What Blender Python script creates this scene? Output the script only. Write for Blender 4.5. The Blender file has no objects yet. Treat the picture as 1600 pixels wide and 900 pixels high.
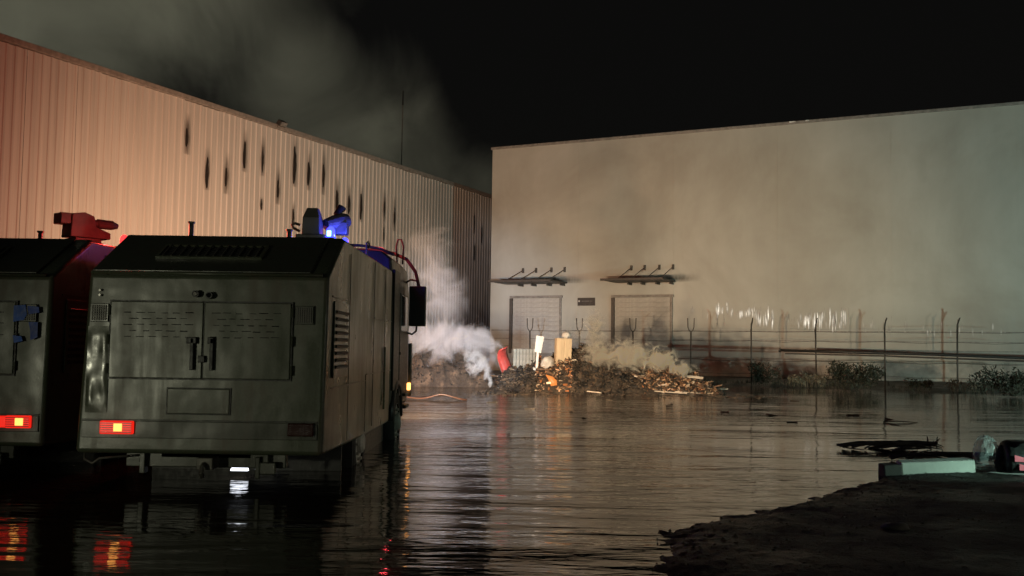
import bpy, bmesh, math, random
import numpy as np
from mathutils import Vector, Matrix, noise as mnoise
random.seed(7)
S = bpy.context.scene
COL = S.collection
R = math.radians

# ------------------------------------------------------------------ camera
cam_data = bpy.data.cameras.new('camera')
cam = bpy.data.objects.new('camera', cam_data)
COL.objects.link(cam)
cam_data.sensor_width = 36
cam_data.lens = 33.75
cam_data.clip_start = 0.05
cam_data.clip_end = 2000
cam.matrix_world = Matrix.Translation((0, 0, 1.45)) @ Matrix.Rotation(R(90) + math.atan(95/1500), 4, 'X') @ Matrix.Rotation(0.014, 4, 'Z')
S.camera = cam

# ------------------------------------------------------------------ render, exposure
S.view_settings.view_transform = 'Standard'
S.view_settings.look = 'None'
S.view_settings.gamma = 1
S.view_settings.exposure = 0
cy = S.cycles
cy.max_bounces = 5
cy.diffuse_bounces = 3
cy.glossy_bounces = 4
cy.transmission_bounces = 4
cy.transparent_max_bounces = 12
cy.volume_bounces = 1
cy.volume_step_rate = 1.0
cy.sample_clamp_indirect = 3.0
cy.use_denoising = True

# ------------------------------------------------------------------ night sky
W = bpy.data.worlds.new('World')
S.world = W
W.use_nodes = True
nt = W.node_tree
nt.nodes.clear()
sky = nt.nodes.new('ShaderNodeTexSky')
sky.sky_type = 'NISHITA'
sky.sun_disc = False
sky.sun_elevation = R(2)
sky.sun_rotation = R(200)
bg1 = nt.nodes.new('ShaderNodeBackground')
bg1.inputs['Strength'].default_value = 0.0004
bg2 = nt.nodes.new('ShaderNodeBackground')
bg2.inputs['Color'].default_value = (1.0, 0.93, 0.86, 1)
bg2.inputs['Strength'].default_value = 0.0030
addn = nt.nodes.new('ShaderNodeAddShader')
wo = nt.nodes.new('ShaderNodeOutputWorld')
nt.links.new(sky.outputs[0], bg1.inputs[0])
nt.links.new(bg1.outputs[0], addn.inputs[0])
nt.links.new(bg2.outputs[0], addn.inputs[1])
nt.links.new(addn.outputs[0], wo.inputs[0])


def lamp(name, kind, loc, color, power, size=0.1, target=None, angle=60, blend=0.5):
    d = bpy.data.lights.new(name, kind)
    d.color = color
    d.energy = power
    if kind == 'SUN':
        d.angle = size
    else:
        d.shadow_soft_size = size
    if kind == 'SPOT':
        d.spot_size = R(angle)
        d.spot_blend = blend
    o = bpy.data.objects.new(name, d)
    COL.objects.link(o)
    o.location = loc
    if target is not None:
        o.rotation_euler = (Vector(target) - Vector(loc)).to_track_quat('-Z', 'Y').to_euler()
    return o


# night: the moon is all that is left of the sun
lamp('moon', 'SUN', (0, 0, 50), (0.9, 0.95, 1.0), 0.004, R(0.5), target=(10, 30, 0))
# work light standing ahead of the trucks, thrown on the ribbed wall
lamp('work_light', 'SPOT', (-7.0, 28.0, 1.9), (1.0, 0.59, 0.35), 7900, 0.14, target=(-10.0, 44.5, 4.5), angle=155, blend=1.0)
# headlights of the right truck
lamp('headlight_right', 'SPOT', (-2.2, 17.75, 1.05), (1.0, 0.80, 0.57), 9800, 0.09, target=(2.0, 50, 5.0), angle=85, blend=1.0)
lamp('headlight_left', 'SPOT', (-3.9, 17.75, 1.05), (1.0, 0.74, 0.44), 9500, 0.09, target=(5.0, 36, 0.9), angle=50, blend=0.9)
# white spot added to brighten the smoke beside the ash heap
lamp('smoke_fill_spot', 'SPOT', (-2.6, 17.75, 1.9), (0.66, 0.82, 1.0), 24000, 0.08, target=(-2.0, 35.5, 1.7), angle=26, blend=1.0)
# headlights of a vehicle standing out of frame on the right
lamp('side_headlight', 'SPOT', (22.0, 16.0, 1.0), (0.70, 1.0, 0.88), 10500, 0.1, target=(20.0, 43, 4.5), angle=125, blend=1.0)
lamp('flank_fill_light', 'SPOT', (15.0, 8.5, 2.0), (1.0, 0.93, 0.74), 900, 0.25, target=(-1.8, 12.6, 1.6), angle=19, blend=0.7)  # added fill aimed at the truck flank, not a known vehicle lamp
lamp('side_fill_light', 'POINT', (13.5, 5.5, 1.3), (1.0, 0.93, 0.74), 170, 0.25)  # weak fill added from the right
lamp('kerb_light', 'SPOT', (7.3, 9.9, 0.50), (0.58, 1.0, 0.82), 175, 0.05, target=(5.3, 11.45, 0.08), angle=46, blend=0.6)
# vehicle behind the photographer, left
lamp('rear_vehicle_light', 'SPOT', (-10.6, -6.0, 1.15), (1.0, 0.98, 0.70), 960, 0.22, target=(-2.4, 9.6, 1.45), angle=26, blend=0.8)
lamp('rear_parking_light', 'POINT', (-2.0, -7.0, 1.0), (0.95, 1.0, 0.80), 70, 0.3)
# unseen light added beyond the burnt warehouse to brighten the smoke column
lamp('column_fill_light', 'SPOT', (-78.0, 62.0, 6.0), (1.0, 0.95, 0.74), 150000, 1.0, target=(-24, 92, 36), angle=75, blend=1.0)


# ------------------------------------------------------------------ helpers: nodes and materials
def new_mat(name):
    m = bpy.data.materials.new(name)
    m.use_nodes = True
    return m, m.node_tree, m.node_tree.nodes['Principled BSDF']


def ramp(nt, fac, stops):
    r = nt.nodes.new('ShaderNodeValToRGB')
    e = r.color_ramp.elements
    while len(e) > 1:
        e.remove(e[-1])
    e[0].position, e[0].color = stops[0][0], tuple(stops[0][1]) + (1,) if len(stops[0][1]) == 3 else stops[0][1]
    for p, c in stops[1:]:
        x = e.new(p)
        x.color = tuple(c) + (1,) if len(c) == 3 else c
    nt.links.new(fac, r.inputs[0])
    return r.outputs[0]


def coords(nt, scale=(1, 1, 1), space='Object', rot=(0, 0, 0)):
    tc = nt.nodes.new('ShaderNodeTexCoord')
    mp = nt.nodes.new('ShaderNodeMapping')
    mp.inputs['Scale'].default_value = scale
    mp.inputs['Rotation'].default_value = rot
    if space == 'World':
        g = nt.nodes.new('ShaderNodeNewGeometry')
        nt.links.new(g.outputs['Position'], mp.inputs[0])
    else:
        nt.links.new(tc.outputs[space], mp.inputs[0])
    return mp.outputs[0]


def noise_tex(nt, vec, scale, detail=4, rough=0.55, dist=0.0):
    n = nt.nodes.new('ShaderNodeTexNoise')
    n.inputs['Scale'].default_value = scale
    n.inputs['Detail'].default_value = detail
    n.inputs['Roughness'].default_value = rough
    n.inputs['Distortion'].default_value = dist
    nt.links.new(vec, n.inputs['Vector'])
    return n.outputs['Fac']


def math_node(nt, op, a, b=None, clamp=False):
    n = nt.nodes.new('ShaderNodeMath')
    n.operation = op
    n.use_clamp = clamp
    for i, v in enumerate((a, b)):
        if v is None:
            continue
        if isinstance(v, (int, float)):
            n.inputs[i].default_value = v
        else:
            nt.links.new(v, n.inputs[i])
    return n.outputs[0]


def mix_col(nt, fac, a, b, mode='MIX'):
    n = nt.nodes.new('ShaderNodeMix')
    n.data_type = 'RGBA'
    n.blend_type = mode
    for sock, v in ((n.inputs[0], fac), (n.inputs[6], a), (n.inputs[7], b)):
        if isinstance(v, (int, float)):
            sock.default_value = v
        elif isinstance(v, tuple):
            sock.default_value = v if len(v) == 4 else v + (1,)
        else:
            nt.links.new(v, sock)
    return n.outputs[2]


def bump(nt, bsdf, height, strength=0.3, dist=0.02):
    b = nt.nodes.new('ShaderNodeBump')
    b.inputs['Strength'].default_value = strength
    b.inputs['Distance'].default_value = dist
    nt.links.new(height, b.inputs['Height'])
    nt.links.new(b.outputs[0], bsdf.inputs['Normal'])
    return b


def simple_mat(name, color, rough=0.6, metal=0.0, var=0.35, scale=6.0, stretch=(1, 1, 1), bump_s=0.15, bump_d=0.01, second=None):
    m, nt, b = new_mat(name)
    v = coords(nt, stretch)
    f = noise_tex(nt, v, scale, 6, 0.65)
    dark = tuple(c*(1-var) for c in color)
    lite = second or tuple(min(1, c*(1+var)) for c in color)
    nt.links.new(ramp(nt, f, [(0.3, dark), (0.7, lite)]), b.inputs['Base Color'])
    b.inputs['Roughness'].default_value = rough
    b.inputs['Metallic'].default_value = metal
    f2 = noise_tex(nt, v, scale*4, 4, 0.6)
    r = ramp(nt, f2, [(0.2, (max(0, rough-0.15),)*3), (0.8, (min(1, rough+0.15),)*3)])
    nt.links.new(r, b.inputs['Roughness'])
    if bump_s:
        bump(nt, b, f2, bump_s, bump_d)
    return m


def emit_mat(name, color, strength, base=(0.02, 0.02, 0.02)):
    m, nt, b = new_mat(name)
    b.inputs['Base Color'].default_value = base + (1,)
    b.inputs['Emission Color'].default_value = color + (1,)
    b.inputs['Emission Strength'].default_value = strength
    b.inputs['Roughness'].default_value = 0.25
    return m


# vehicle paint: olive, mud streaks, shallow dents
def paint_mat(name, base, mud, mud_amount):
    m, nt, b = new_mat(name)
    v = coords(nt, (7, 7, 0.8))
    streak = noise_tex(nt, v, 1.0, 6, 0.62, 0.3)
    v2 = coords(nt)
    cloud = noise_tex(nt, v2, 1.3, 5, 0.6)
    mixv = math_node(nt, 'MULTIPLY', streak, cloud)
    f = ramp(nt, mixv, [(mud_amount, (0, 0, 0)), (mud_amount+0.22, (1, 1, 1))])
    speck = ramp(nt, noise_tex(nt, v2, 38, 3, 0.7), [(0.35, tuple(c*0.82 for c in base)), (0.65, tuple(c*1.1 for c in base))])
    nt.links.new(mix_col(nt, f, speck, mud), b.inputs['Base Color'])
    nt.links.new(ramp(nt, mixv, [(0.1, (0.22,)*3), (0.4, (0.46,)*3)]), b.inputs['Roughness'])
    dent = noise_tex(nt, v2, 2.1, 2, 0.4)
    fine = noise_tex(nt, v2, 60, 2, 0.5)
    h = math_node(nt, 'ADD', dent, math_node(nt, 'MULTIPLY', fine, 0.012))
    bump(nt, b, h, 0.35, 0.05)
    return m


M = {}
M['paint'] = paint_mat('olive_paint', (0.088, 0.105, 0.068), (0.105, 0.082, 0.055), 0.24)
M['gloss_paint'] = simple_mat('polished_olive_paint', (0.10, 0.115, 0.078), 0.24, 0, 0.15, 3, (1, 1, 1), 0.0)
M['paint_dark'] = paint_mat('dark_olive_paint', (0.062, 0.070, 0.050), (0.07, 0.058, 0.042), 0.28)
M['black'] = simple_mat('black_steel', (0.018, 0.018, 0.017), 0.45)
M['rubber'] = simple_mat('rubber', (0.02, 0.019, 0.018), 0.8)
M['steel'] = simple_mat('worn_steel', (0.32, 0.31, 0.29), 0.38, 0.8)
M['rim'] = simple_mat('rim_paint', (0.36, 0.35, 0.31), 0.45)
M['galv'] = simple_mat('grey_metal', (0.12, 0.115, 0.10), 0.5, 0.4)
M['glass'] = simple_mat('dark_glass', (0.012, 0.013, 0.014), 0.08, 0, 0.1, bump_s=0)
M['red_lit'] = emit_mat('tail_lens_lit', (1.0, 0.020, 0.010), 0.85, (0.3, 0.01, 0.01))
M['red_hot'] = emit_mat('tail_bulb', (1.0, 0.40, 0.08), 2.4)
M['red_off'] = simple_mat('tail_lens_unlit', (0.045, 0.014, 0.012), 0.25, bump_s=0)
M['amber_lit'] = emit_mat('amber_lens_lit', (1.0, 0.42, 0.10), 4.0, (0.4, 0.15, 0.02))
M['blue_beacon'] = emit_mat('blue_beacon_lens', (0.04, 0.05, 1.0), 4.0, (0.02, 0.02, 0.3))
M['blue_hot'] = emit_mat('blue_beacon_bulb', (0.2, 0.7, 1.0), 6.0)
M['red_beacon'] = emit_mat('red_beacon_lens', (1.0, 0.03, 0.03), 3.0, (0.3, 0.01, 0.01))
M['cannon'] = simple_mat('cannon_paint', (0.10, 0.095, 0.085), 0.5)
M['white_glint'] = emit_mat('white_glint_glow', (0.86, 0.90, 1.0), 3.0, (0.5, 0.5, 0.5))
M['emblem'] = simple_mat('emblem_blue', (0.01, 0.10, 0.50), 0.5, 0, 0.4)
M['emblem_dark'] = simple_mat('emblem_dark_blue', (0.01, 0.06, 0.36), 0.5, 0, 0.4)


# ------------------------------------------------------------------ helpers: meshes
class MB:
    def __init__(self):
        self.bm = bmesh.new()

    def box(self, c, s, rot=None, taper=1.0):
        vs = []
        for z in (-1, 1):
            k = 1.0 if z < 0 else taper
            for x, y in ((-1, -1), (1, -1), (1, 1), (-1, 1)):
                p = Vector((x*s[0]/2*k, y*s[1]/2*k, z*s[2]/2))
                if rot is not None:
                    p = rot @ p
                vs.append(self.bm.verts.new(p + Vector(c)))
        for f in ((3, 2, 1, 0), (4, 5, 6, 7), (0, 1, 5, 4), (1, 2, 6, 5), (2, 3, 7, 6), (3, 0, 4, 7)):
            self.bm.faces.new([vs[i] for i in f])
        return self

    def tube(self, pts, r, n=8, cap=True):
        pts = [Vector(p) for p in pts]
        rr = r if isinstance(r, (list, tuple)) else [r]*len(pts)
        rings = []
        up = None
        for i, p in enumerate(pts):
            a = pts[max(0, i-1)]
            b = pts[min(len(pts)-1, i+1)]
            t = (b-a).normalized()
            if up is None:
                up = t.orthogonal().normalized()
            else:
                up = (up - t*up.dot(t))
                up = up.normalized() if up.length > 1e-6 else t.orthogonal().normalized()
            w = t.cross(up)
            rings.append([self.bm.verts.new(p + (up*math.cos(2*math.pi*k/n) + w*math.sin(2*math.pi*k/n))*rr[i]) for k in range(n)])
        for a, b in zip(rings, rings[1:]):
            for k in range(n):
                self.bm.faces.new((a[k], a[(k+1) % n], b[(k+1) % n], b[k]))
        if cap:
            self.bm.faces.new(rings[0][::-1])
            self.bm.faces.new(rings[-1])
        return self

    def prism(self, prof, x0, x1):
        """profile of (y,z) extruded along x; x0/x1 may be functions of (y,z)"""
        fa = x0 if callable(x0) else (lambda y, z: x0)
        fb = x1 if callable(x1) else (lambda y, z: x1)
        a = [self.bm.verts.new((fa(y, z), y, z)) for y, z in prof]
        b = [self.bm.verts.new((fb(y, z), y, z)) for y, z in prof]
        n = len(prof)
        self.bm.faces.new(a)
        self.bm.faces.new(b[::-1])
        for i in range(n):
            self.bm.faces.new((a[i], b[i], b[(i+1) % n], a[(i+1) % n]))
        return self

    def poly(self, pts, thick):
        """flat polygon with thickness vector"""
        t = Vector(thick)
        a = [self.bm.verts.new(Vector(p)) for p in pts]
        b = [self.bm.verts.new(Vector(p)+t) for p in pts]
        n = len(pts)
        self.bm.faces.new(a)
        self.bm.faces.new(b[::-1])
        for i in range(n):
            self.bm.faces.new((a[i], b[i], b[(i+1) % n], a[(i+1) % n]))
        return self

    def mesh(self, name, mat, smooth=False):
        bmesh.ops.recalc_face_normals(self.bm, faces=self.bm.faces)
        me = bpy.data.meshes.new(name)
        self.bm.to_mesh(me)
        self.bm.free()
        for mm in (mat if isinstance(mat, (list, tuple)) else [mat]):
            me.materials.append(mm)
        if smooth:
            for p in me.polygons:
                p.use_smooth = True
        return me

    def build(self, name, mat, parent=None, bevel=0, smooth=False, loc=None, seg=2):
        me = self.mesh(name, mat, smooth)
        return link(name, me, parent, loc, bevel, seg, smooth)


def link(name, me, parent=None, loc=None, bevel=0, seg=2, smooth_n=False):
    o = bpy.data.objects.new(name, me)
    COL.objects.link(o)
    if parent is not None:
        o.parent = parent
    if loc is not None:
        o.location = loc
    if bevel:
        md = o.modifiers.new('bevel', 'BEVEL')
        md.width = bevel
        md.segments = seg
        md.limit_method = 'ANGLE'
        md.angle_limit = R(35)
        md.harden_normals = smooth_n
    return o


def mesh_obj(name, verts, faces, mat, parent=None, smooth=False):
    me = bpy.data.meshes.new(name)
    me.from_pydata([tuple(v) for v in verts], [], [tuple(f) for f in faces])
    for mm in (mat if isinstance(mat, (list, tuple)) else [mat]):
        me.materials.append(mm)
    if smooth:
        me.polygons.foreach_set('use_smooth', [True]*len(me.polygons))
    me.update()
    return link(name, me, parent)


def thing(name, label, cat, loc=(0, 0, 0), rot=(0, 0, 0), group=None):
    o = bpy.data.objects.new(name, None)
    COL.objects.link(o)
    o.empty_display_size = 0.2
    o.location = loc
    o.rotation_euler = rot
    return tag(o, label, cat, group)


def tag(o, label=None, cat=None, group=None, kind=None):
    if label:
        o['label'] = label
    if cat:
        o['category'] = cat
    if group:
        o['group'] = group
    if kind:
        o['kind'] = kind
    return o


def fbm(x, y, seed=0.0, octaves=4):
    out = 0.0
    a = 0.5
    f = 1.0
    for i in range(octaves):
        out += a*mnoise.noise(Vector((x*f+seed, y*f-seed*1.7, seed+i*3.1)))
        a *= 0.5
        f *= 2.0
    return out


# ------------------------------------------------------------------ the setting: ground and flood water
NR = Vector((0.432, 0.902))            # normal of the pale warehouse wall (points away from the camera)
DR = Vector((0.902, -0.432))           # along that wall, to the right
CORNER = Vector((-1.19, 53.20))        # its left corner
DL = Vector((0.438, 0.899)).normalized()   # along the ribbed wall, away from the camera
NL = Vector((0.899, -0.438)).normalized()  # out of the ribbed wall into the yard
B0 = Vector((-16.62, 30.40))           # a point on it
FENCE0 = Vector((17.59, 38.00))

shore_poly = [(0.9, -40), (0.95, 5.0), (1.17, 6.99), (1.33, 7.72), (1.92, 8.42), (2.39, 8.75), (3.10, 9.70),
              (3.70, 10.37), (4.40, 11.25), (4.75, 11.75), (6.1, 12.15), (9, 12.6), (40, 14), (60, -40)]


def poly_sd(px, py, poly):
    d = np.full(px.shape, 1e9)
    inside = np.zeros(px.shape, bool)
    n = len(poly)
    for i in range(n):
        ax, ay = poly[i]
        bx, by = poly[(i+1) % n]
        ex, ey = bx-ax, by-ay
        wx, wy = px-ax, py-ay
        t = np.clip((wx*ex+wy*ey)/(ex*ex+ey*ey), 0, 1)
        d = np.minimum(d, np.hypot(wx-ex*t, wy-ey*t))
        c = (ay > py) != (by > py)
        with np.errstate(divide='ignore', invalid='ignore'):
            xi = ex*(py-ay)/(by-ay if by != ay else 1e-9)+ax
        inside ^= c & (px < xi)
    return np.where(inside, d, -d)


def vnoise(x, y, seed):
    xi, yi = np.floor(x), np.floor(y)
    xf, yf = x-xi, y-yi
    xf = xf*xf*(3-2*xf)
    yf = yf*yf*(3-2*yf)

    def h(a, b):
        s = np.sin(a*127.1+b*311.7+seed*74.7)*43758.5453
        return s-np.floor(s)
    return (h(xi, yi)*(1-xf)+h(xi+1, yi)*xf)*(1-yf)+(h(xi, yi+1)*(1-xf)+h(xi+1, yi+1)*xf)*yf


def sstep(a, b, x):
    t = np.clip((x-a)/(b-a), 0, 1)
    return t*t*(3-2*t)


def ground_height(x, y):
    sd = poly_sd(x, y, shore_poly)
    n1 = vnoise(x*1.1, y*1.1, 1)-0.5
    n2 = vnoise(x*4.3, y*4.3, 2)-0.5
    n3 = vnoise(x*13, y*13, 3)-0.5
    n4 = vnoise(x*31, y*31, 5)-0.5
    sdn = sd + n1*0.16 + n2*0.10 + n3*0.10
    shore = -0.42 + 0.47*sstep(-1.6, 0.35, sdn) + 0.07*sstep(0.2, 2.5, sdn)
    shore += sstep(-0.8, -0.1, sdn)*(n2*0.012+n3*0.013+n4*0.012)*(1-0.5*sstep(0.3, 1.6, sdn))
    t = (x-FENCE0.x)*NR.x + (y-FENCE0.y)*NR.y
    u = (x-CORNER.x)*DR.x + (y-CORNER.y)*DR.y
    tn = t + (vnoise(x*0.5, y*0.5, 7)-0.5)*1.4 + n1*0.4
    bank = -0.42 + (0.52*sstep(-1.3, 0.5, tn)+0.14*sstep(0.3, 3.5, tn))*sstep(-2.5, 0.5, u)
    bank += sstep(-0.5, 0.5, tn)*sstep(-2, 0, u)*(n1*0.10+n2*0.05)
    far = sstep(70, 130, np.hypot(x, y-30))*0.8
    return np.maximum(shore, bank) + far


def axis(parts):
    out = []
    for a, b, st in parts:
        out += list(np.arange(a, b, st))
    out.append(parts[-1][1])
    return np.array(out)


gx = axis([(-420, -60, 30), (-60, -8, 4), (-8, 0.6, 0.6), (0.6, 7.2, 0.045), (7.2, 30, 0.45), (30, 60, 5), (60, 420, 30)])
gy = axis([(-300, -30, 30), (-30, 1, 3), (1, 5.4, 0.25), (5.4, 12.6, 0.05), (12.6, 32, 1.2), (32, 58, 0.4), (58, 100, 6), (100, 460, 30)])
X, Y = np.meshgrid(gx, gy)
Z = ground_height(X, Y)
nx, ny = len(gx), len(gy)
gv = np.stack([X.ravel(), Y.ravel(), Z.ravel()], 1)
ii = (np.arange(ny-1)[:, None]*nx + np.arange(nx-1)[None, :]).ravel()
gf = np.stack([ii, ii+1, ii+1+nx, ii+nx], 1)


def fast_mesh(name, verts, quads, mat, smooth=True):
    me = bpy.data.meshes.new(name)
    me.vertices.add(len(verts))
    me.vertices.foreach_set('co', verts.astype(np.float32).ravel())
    k = quads.shape[1]
    me.loops.add(quads.size)
    me.loops.foreach_set('vertex_index', quads.astype(np.int32).ravel())
    me.polygons.add(len(quads))
    me.polygons.foreach_set('loop_start', np.arange(0, quads.size, k, dtype=np.int32))
    me.polygons.foreach_set('loop_total', np.full(len(quads), k, dtype=np.int32))
    me.polygons.foreach_set('use_smooth', np.full(len(quads), smooth))
    me.update(calc_edges=True)
    me.validate()
    me.materials.append(mat)
    return me


def ground_material():
    m, nt, b = new_mat('wet_asphalt')
    v = coords(nt, space='World')
    a = noise_tex(nt, v, 0.9, 6, 0.6)
    g = noise_tex(nt, v, 55, 3, 0.7)
    c1 = ramp(nt, a, [(0.35, (0.034, 0.031, 0.027)), (0.62, (0.066, 0.060, 0.052))])
    c = mix_col(nt, 0.55, c1, ramp(nt, g, [(0.35, (0.35, 0.35, 0.35)), (0.7, (1.5, 1.45, 1.4))]), 'MULTIPLY')
    nt.links.new(c, b.inputs['Base Color'])
    nt.links.new(ramp(nt, a, [(0.4, (0.45,)*3), (0.6, (0.8,)*3)]), b.inputs['Roughness'])
    h = math_node(nt, 'ADD', g, math_node(nt, 'MULTIPLY', noise_tex(nt, v, 14, 5, 0.7), 1.6))
    bump(nt, b, h, 0.8, 0.02)
    return m


ground = link('ground', fast_mesh('ground', gv, gf, ground_material()))
tag(ground, kind='structure')


def water_material():
    m, nt, b = new_mat('muddy_flood_water')
    v0 = coords(nt, space='World')
    silt = noise_tex(nt, v0, 0.35, 4, 0.6)
    nt.links.new(ramp(nt, silt, [(0.35, (0.028, 0.022, 0.016)), (0.65, (0.055, 0.043, 0.031))]), b.inputs['Base Color'])
    b.inputs['Roughness'].default_value = 0.06
    b.inputs['IOR'].default_value = 1.36
    v1 = coords(nt, (0.32, 1.25, 1), 'World', (0, 0, R(4)))
    v2 = coords(nt, (0.45, 1.5, 1), 'World', (0, 0, R(-7)))
    n1 = noise_tex(nt, v1, 1.05, 2, 0.5, 0.5)
    n2 = noise_tex(nt, v2, 3.2, 3, 0.55, 0.3)
    n3 = noise_tex(nt, coords(nt, (0.6, 1.4, 1), 'World'), 9.0, 2, 0.5)
    # choppier patch ahead of the trucks, calmer elsewhere
    patch = ramp(nt, noise_tex(nt, coords(nt, (0.7, 1, 1), 'World'), 0.13, 2, 0.5), [(0.40, (0.30,)*3), (0.60, (1.5,)*3)])
    h = math_node(nt, 'ADD', math_node(nt, 'MULTIPLY', n1, 0.030), math_node(nt, 'MULTIPLY', n2, 0.009))
    h = math_node(nt, 'ADD', h, math_node(nt, 'MULTIPLY', n3, 0.0024))
    sepw = nt.nodes.new('ShaderNodeSeparateXYZ')
    nt.links.new(v0, sepw.inputs[0])
    yr = nt.nodes.new('ShaderNodeMapRange')
    yr.interpolation_type = 'SMOOTHSTEP'
    for q, val in enumerate((11.0, 23.0, 1.05, 3.2)):
        yr.inputs[q+1].default_value = val
    nt.links.new(sepw.outputs[1], yr.inputs[0])
    xr_ = nt.nodes.new('ShaderNodeMapRange')
    xr_.interpolation_type = 'SMOOTHSTEP'
    for q, val in enumerate((4.0, 9.0, 1.0, 0.25)):
        xr_.inputs[q+1].default_value = val
    nt.links.new(sepw.outputs[0], xr_.inputs[0])
    yn = nt.nodes.new('ShaderNodeMapRange')
    yn.interpolation_type = 'SMOOTHSTEP'
    for q, val in enumerate((7.6, 10.5, 1.5, 1.0)):
        yn.inputs[q+1].default_value = val
    nt.links.new(sepw.outputs[1], yn.inputs[0])
    h = math_node(nt, 'MULTIPLY', h, yn.outputs[0])
    h = math_node(nt, 'MULTIPLY', math_node(nt, 'MULTIPLY', h, patch), math_node(nt, 'MULTIPLY', yr.outputs[0], xr_.outputs[0]))
    bump(nt, b, h, 1.0, 1.0)
    return m


wat = mesh_obj('flood_water', [(-200, -60, 0), (200, -60, 0), (200, 150, 0), (-200, 150, 0)], [(0, 1, 2, 3)], water_material())
tag(wat, kind='structure')


# ------------------------------------------------------------------ left warehouse (ribbed sheets, burnt)
def ribbed_material():
    m, nt, b = new_mat('ribbed_cladding')
    v = coords(nt, (1, 1, 1), 'World')
    vs = coords(nt, (5, 5, 0.10), 'World')
    streak = noise_tex(nt, vs, 1.0, 5, 0.65)
    cloud = noise_tex(nt, v, 0.22, 4, 0.6)
    base = ramp(nt, streak, [(0.30, (0.37, 0.35, 0.325)), (0.62, (0.50, 0.475, 0.44))])
    # soot: heavy towards the alley end and its lower half
    sep = nt.nodes.new('ShaderNodeSeparateXYZ')
    nt.links.new(v, sep.inputs[0])
    far = nt.nodes.new('ShaderNodeMapRange')
    far.inputs[1].default_value, far.inputs[2].default_value = 48.0, 64.0
    nt.links.new(sep.outputs[1], far.inputs[0])
    low = nt.nodes.new('ShaderNodeMapRange')
    low.inputs[1].default_value, low.inputs[2].default_value = 9.5, 3.0
    nt.links.new(sep.outputs[2], low.inputs[0])
    s = math_node(nt, 'MULTIPLY', far.outputs[0], math_node(nt, 'ADD', math_node(nt, 'MULTIPLY', low.outputs[0], 0.85), 0.42))
    s = math_node(nt, 'MULTIPLY', s, math_node(nt, 'ADD', math_node(nt, 'MULTIPLY', cloud, 1.3), 0.4), True)
    c = mix_col(nt, math_node(nt, 'MULTIPLY', s, 0.92, True), base, (0.045, 0.030, 0.022))
    nt.links.new(c, b.inputs['Base Color'])
    b.inputs['Roughness'].default_value = 0.55
    bump(nt, b, noise_tex(nt, v, 3.0, 3, 0.5), 0.12, 0.02)
    return m


M['ribbed'] = ribbed_material()
M['dark_roof'] = simple_mat('dark_roof', (0.05, 0.048, 0.045), 0.8)
M['flashing'] = simple_mat('roof_flashing', (0.22, 0.20, 0.18), 0.5)
M['char'] = simple_mat('charred_metal', (0.008, 0.007, 0.006), 0.8)
LW_TOP = 11.15
ang_l = math.atan2(DL.y, DL.x)
left = thing('ribbed_warehouse', 'long warehouse with ribbed cream metal wall and rows of burnt slots', 'warehouse', (B0.x, B0.y, 0), (0, 0, ang_l))
# local frame: +x runs along the wall away from the camera, +y goes into the building (left)
prof = [(0.0, 0.0), (0.20, 0.0), (0.228, -0.034), (0.306, -0.034), (0.3333, 0.0)]
sheet_mb = MB()
pts = []
for r in range(3):
    for (u, d) in prof[:-1]:
        pts.append((u + r/3.0, d))
pts.append((1.0, 0.0))
bmv0 = [sheet_mb.bm.verts.new((u, d, -0.4)) for u, d in pts]
bmv1 = [sheet_mb.bm.verts.new((u, d, LW_TOP)) for u, d in pts]
for i in range(len(pts)-1):
    sheet_mb.bm.faces.new((bmv0[i], bmv0[i+1], bmv1[i+1], bmv1[i]))
sheet_me = sheet_mb.mesh('cladding_sheet', M['ribbed'])
for k in range(-16, 47):
    o = link('cladding_sheet', sheet_me, left)
    o.location = (k*1.0, random.uniform(-0.012, 0.012) - (0.010 if k % 2 else 0), random.uniform(-0.03, 0.0))
MB().box((15, 20.15, 5.3), (62, 39.8, 11.4)).build('wall', M['dark_roof'], left)
MB().box((15, 0.02, LW_TOP+0.10), (62.4, 0.30, 0.20)).build('roof_flashing', M['flashing'], left, 0.02)


def wall_s(x, y):
    return (Vector((x, y))-B0).dot(DL)


def slot_mesh(w, h, jag):
    mb = MB()
    n = 9
    a, b = [], []
    for i in range(n):
        t = i/(n-1)
        hw = w*0.5*math.sin(math.pi*min(.98, max(.02, t**.8)))**.55
        off = jag[i % len(jag)]*0.03
        a.append((-hw*0.7+off*0.3, -0.058-0.02*math.sin(math.pi*t), (t-0.5)*h))
        b.append((hw+off, -0.052, (t-0.5)*h))
    mb.poly(a+b[::-1], (0, 0.05, 0))
    return mb


def soot_material():
    m, nt, b = new_mat('soot_stain')
    b.inputs['Base Color'].default_value = (0.02, 0.014, 0.010, 1)
    b.inputs['Roughness'].default_value = 0.9
    tc = nt.nodes.new('ShaderNodeTexCoord')
    sep = nt.nodes.new('ShaderNodeSeparateXYZ')
    nt.links.new(tc.outputs['Generated'], sep.inputs[0])
    x, z = sep.outputs[0], sep.outputs[2]
    fx = math_node(nt, 'SUBTRACT', 1.0, math_node(nt, 'MULTIPLY', math_node(nt, 'ABSOLUTE', math_node(nt, 'SUBTRACT', x, 0.45)), 2.1), True)
    fz = math_node(nt, 'SUBTRACT', 1.0, math_node(nt, 'MULTIPLY', math_node(nt, 'ABSOLUTE', math_node(nt, 'SUBTRACT', z, 0.40)), 1.7), True)
    n = noise_tex(nt, coords(nt, (8, 8, 1.5), 'World'), 1.0, 4, 0.6)
    al = math_node(nt, 'MULTIPLY', math_node(nt, 'MULTIPLY', fx, fz), math_node(nt, 'MULTIPLY', n, 1.7), True)
    nt.links.new(al, b.inputs['Alpha'])
    return m


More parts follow.
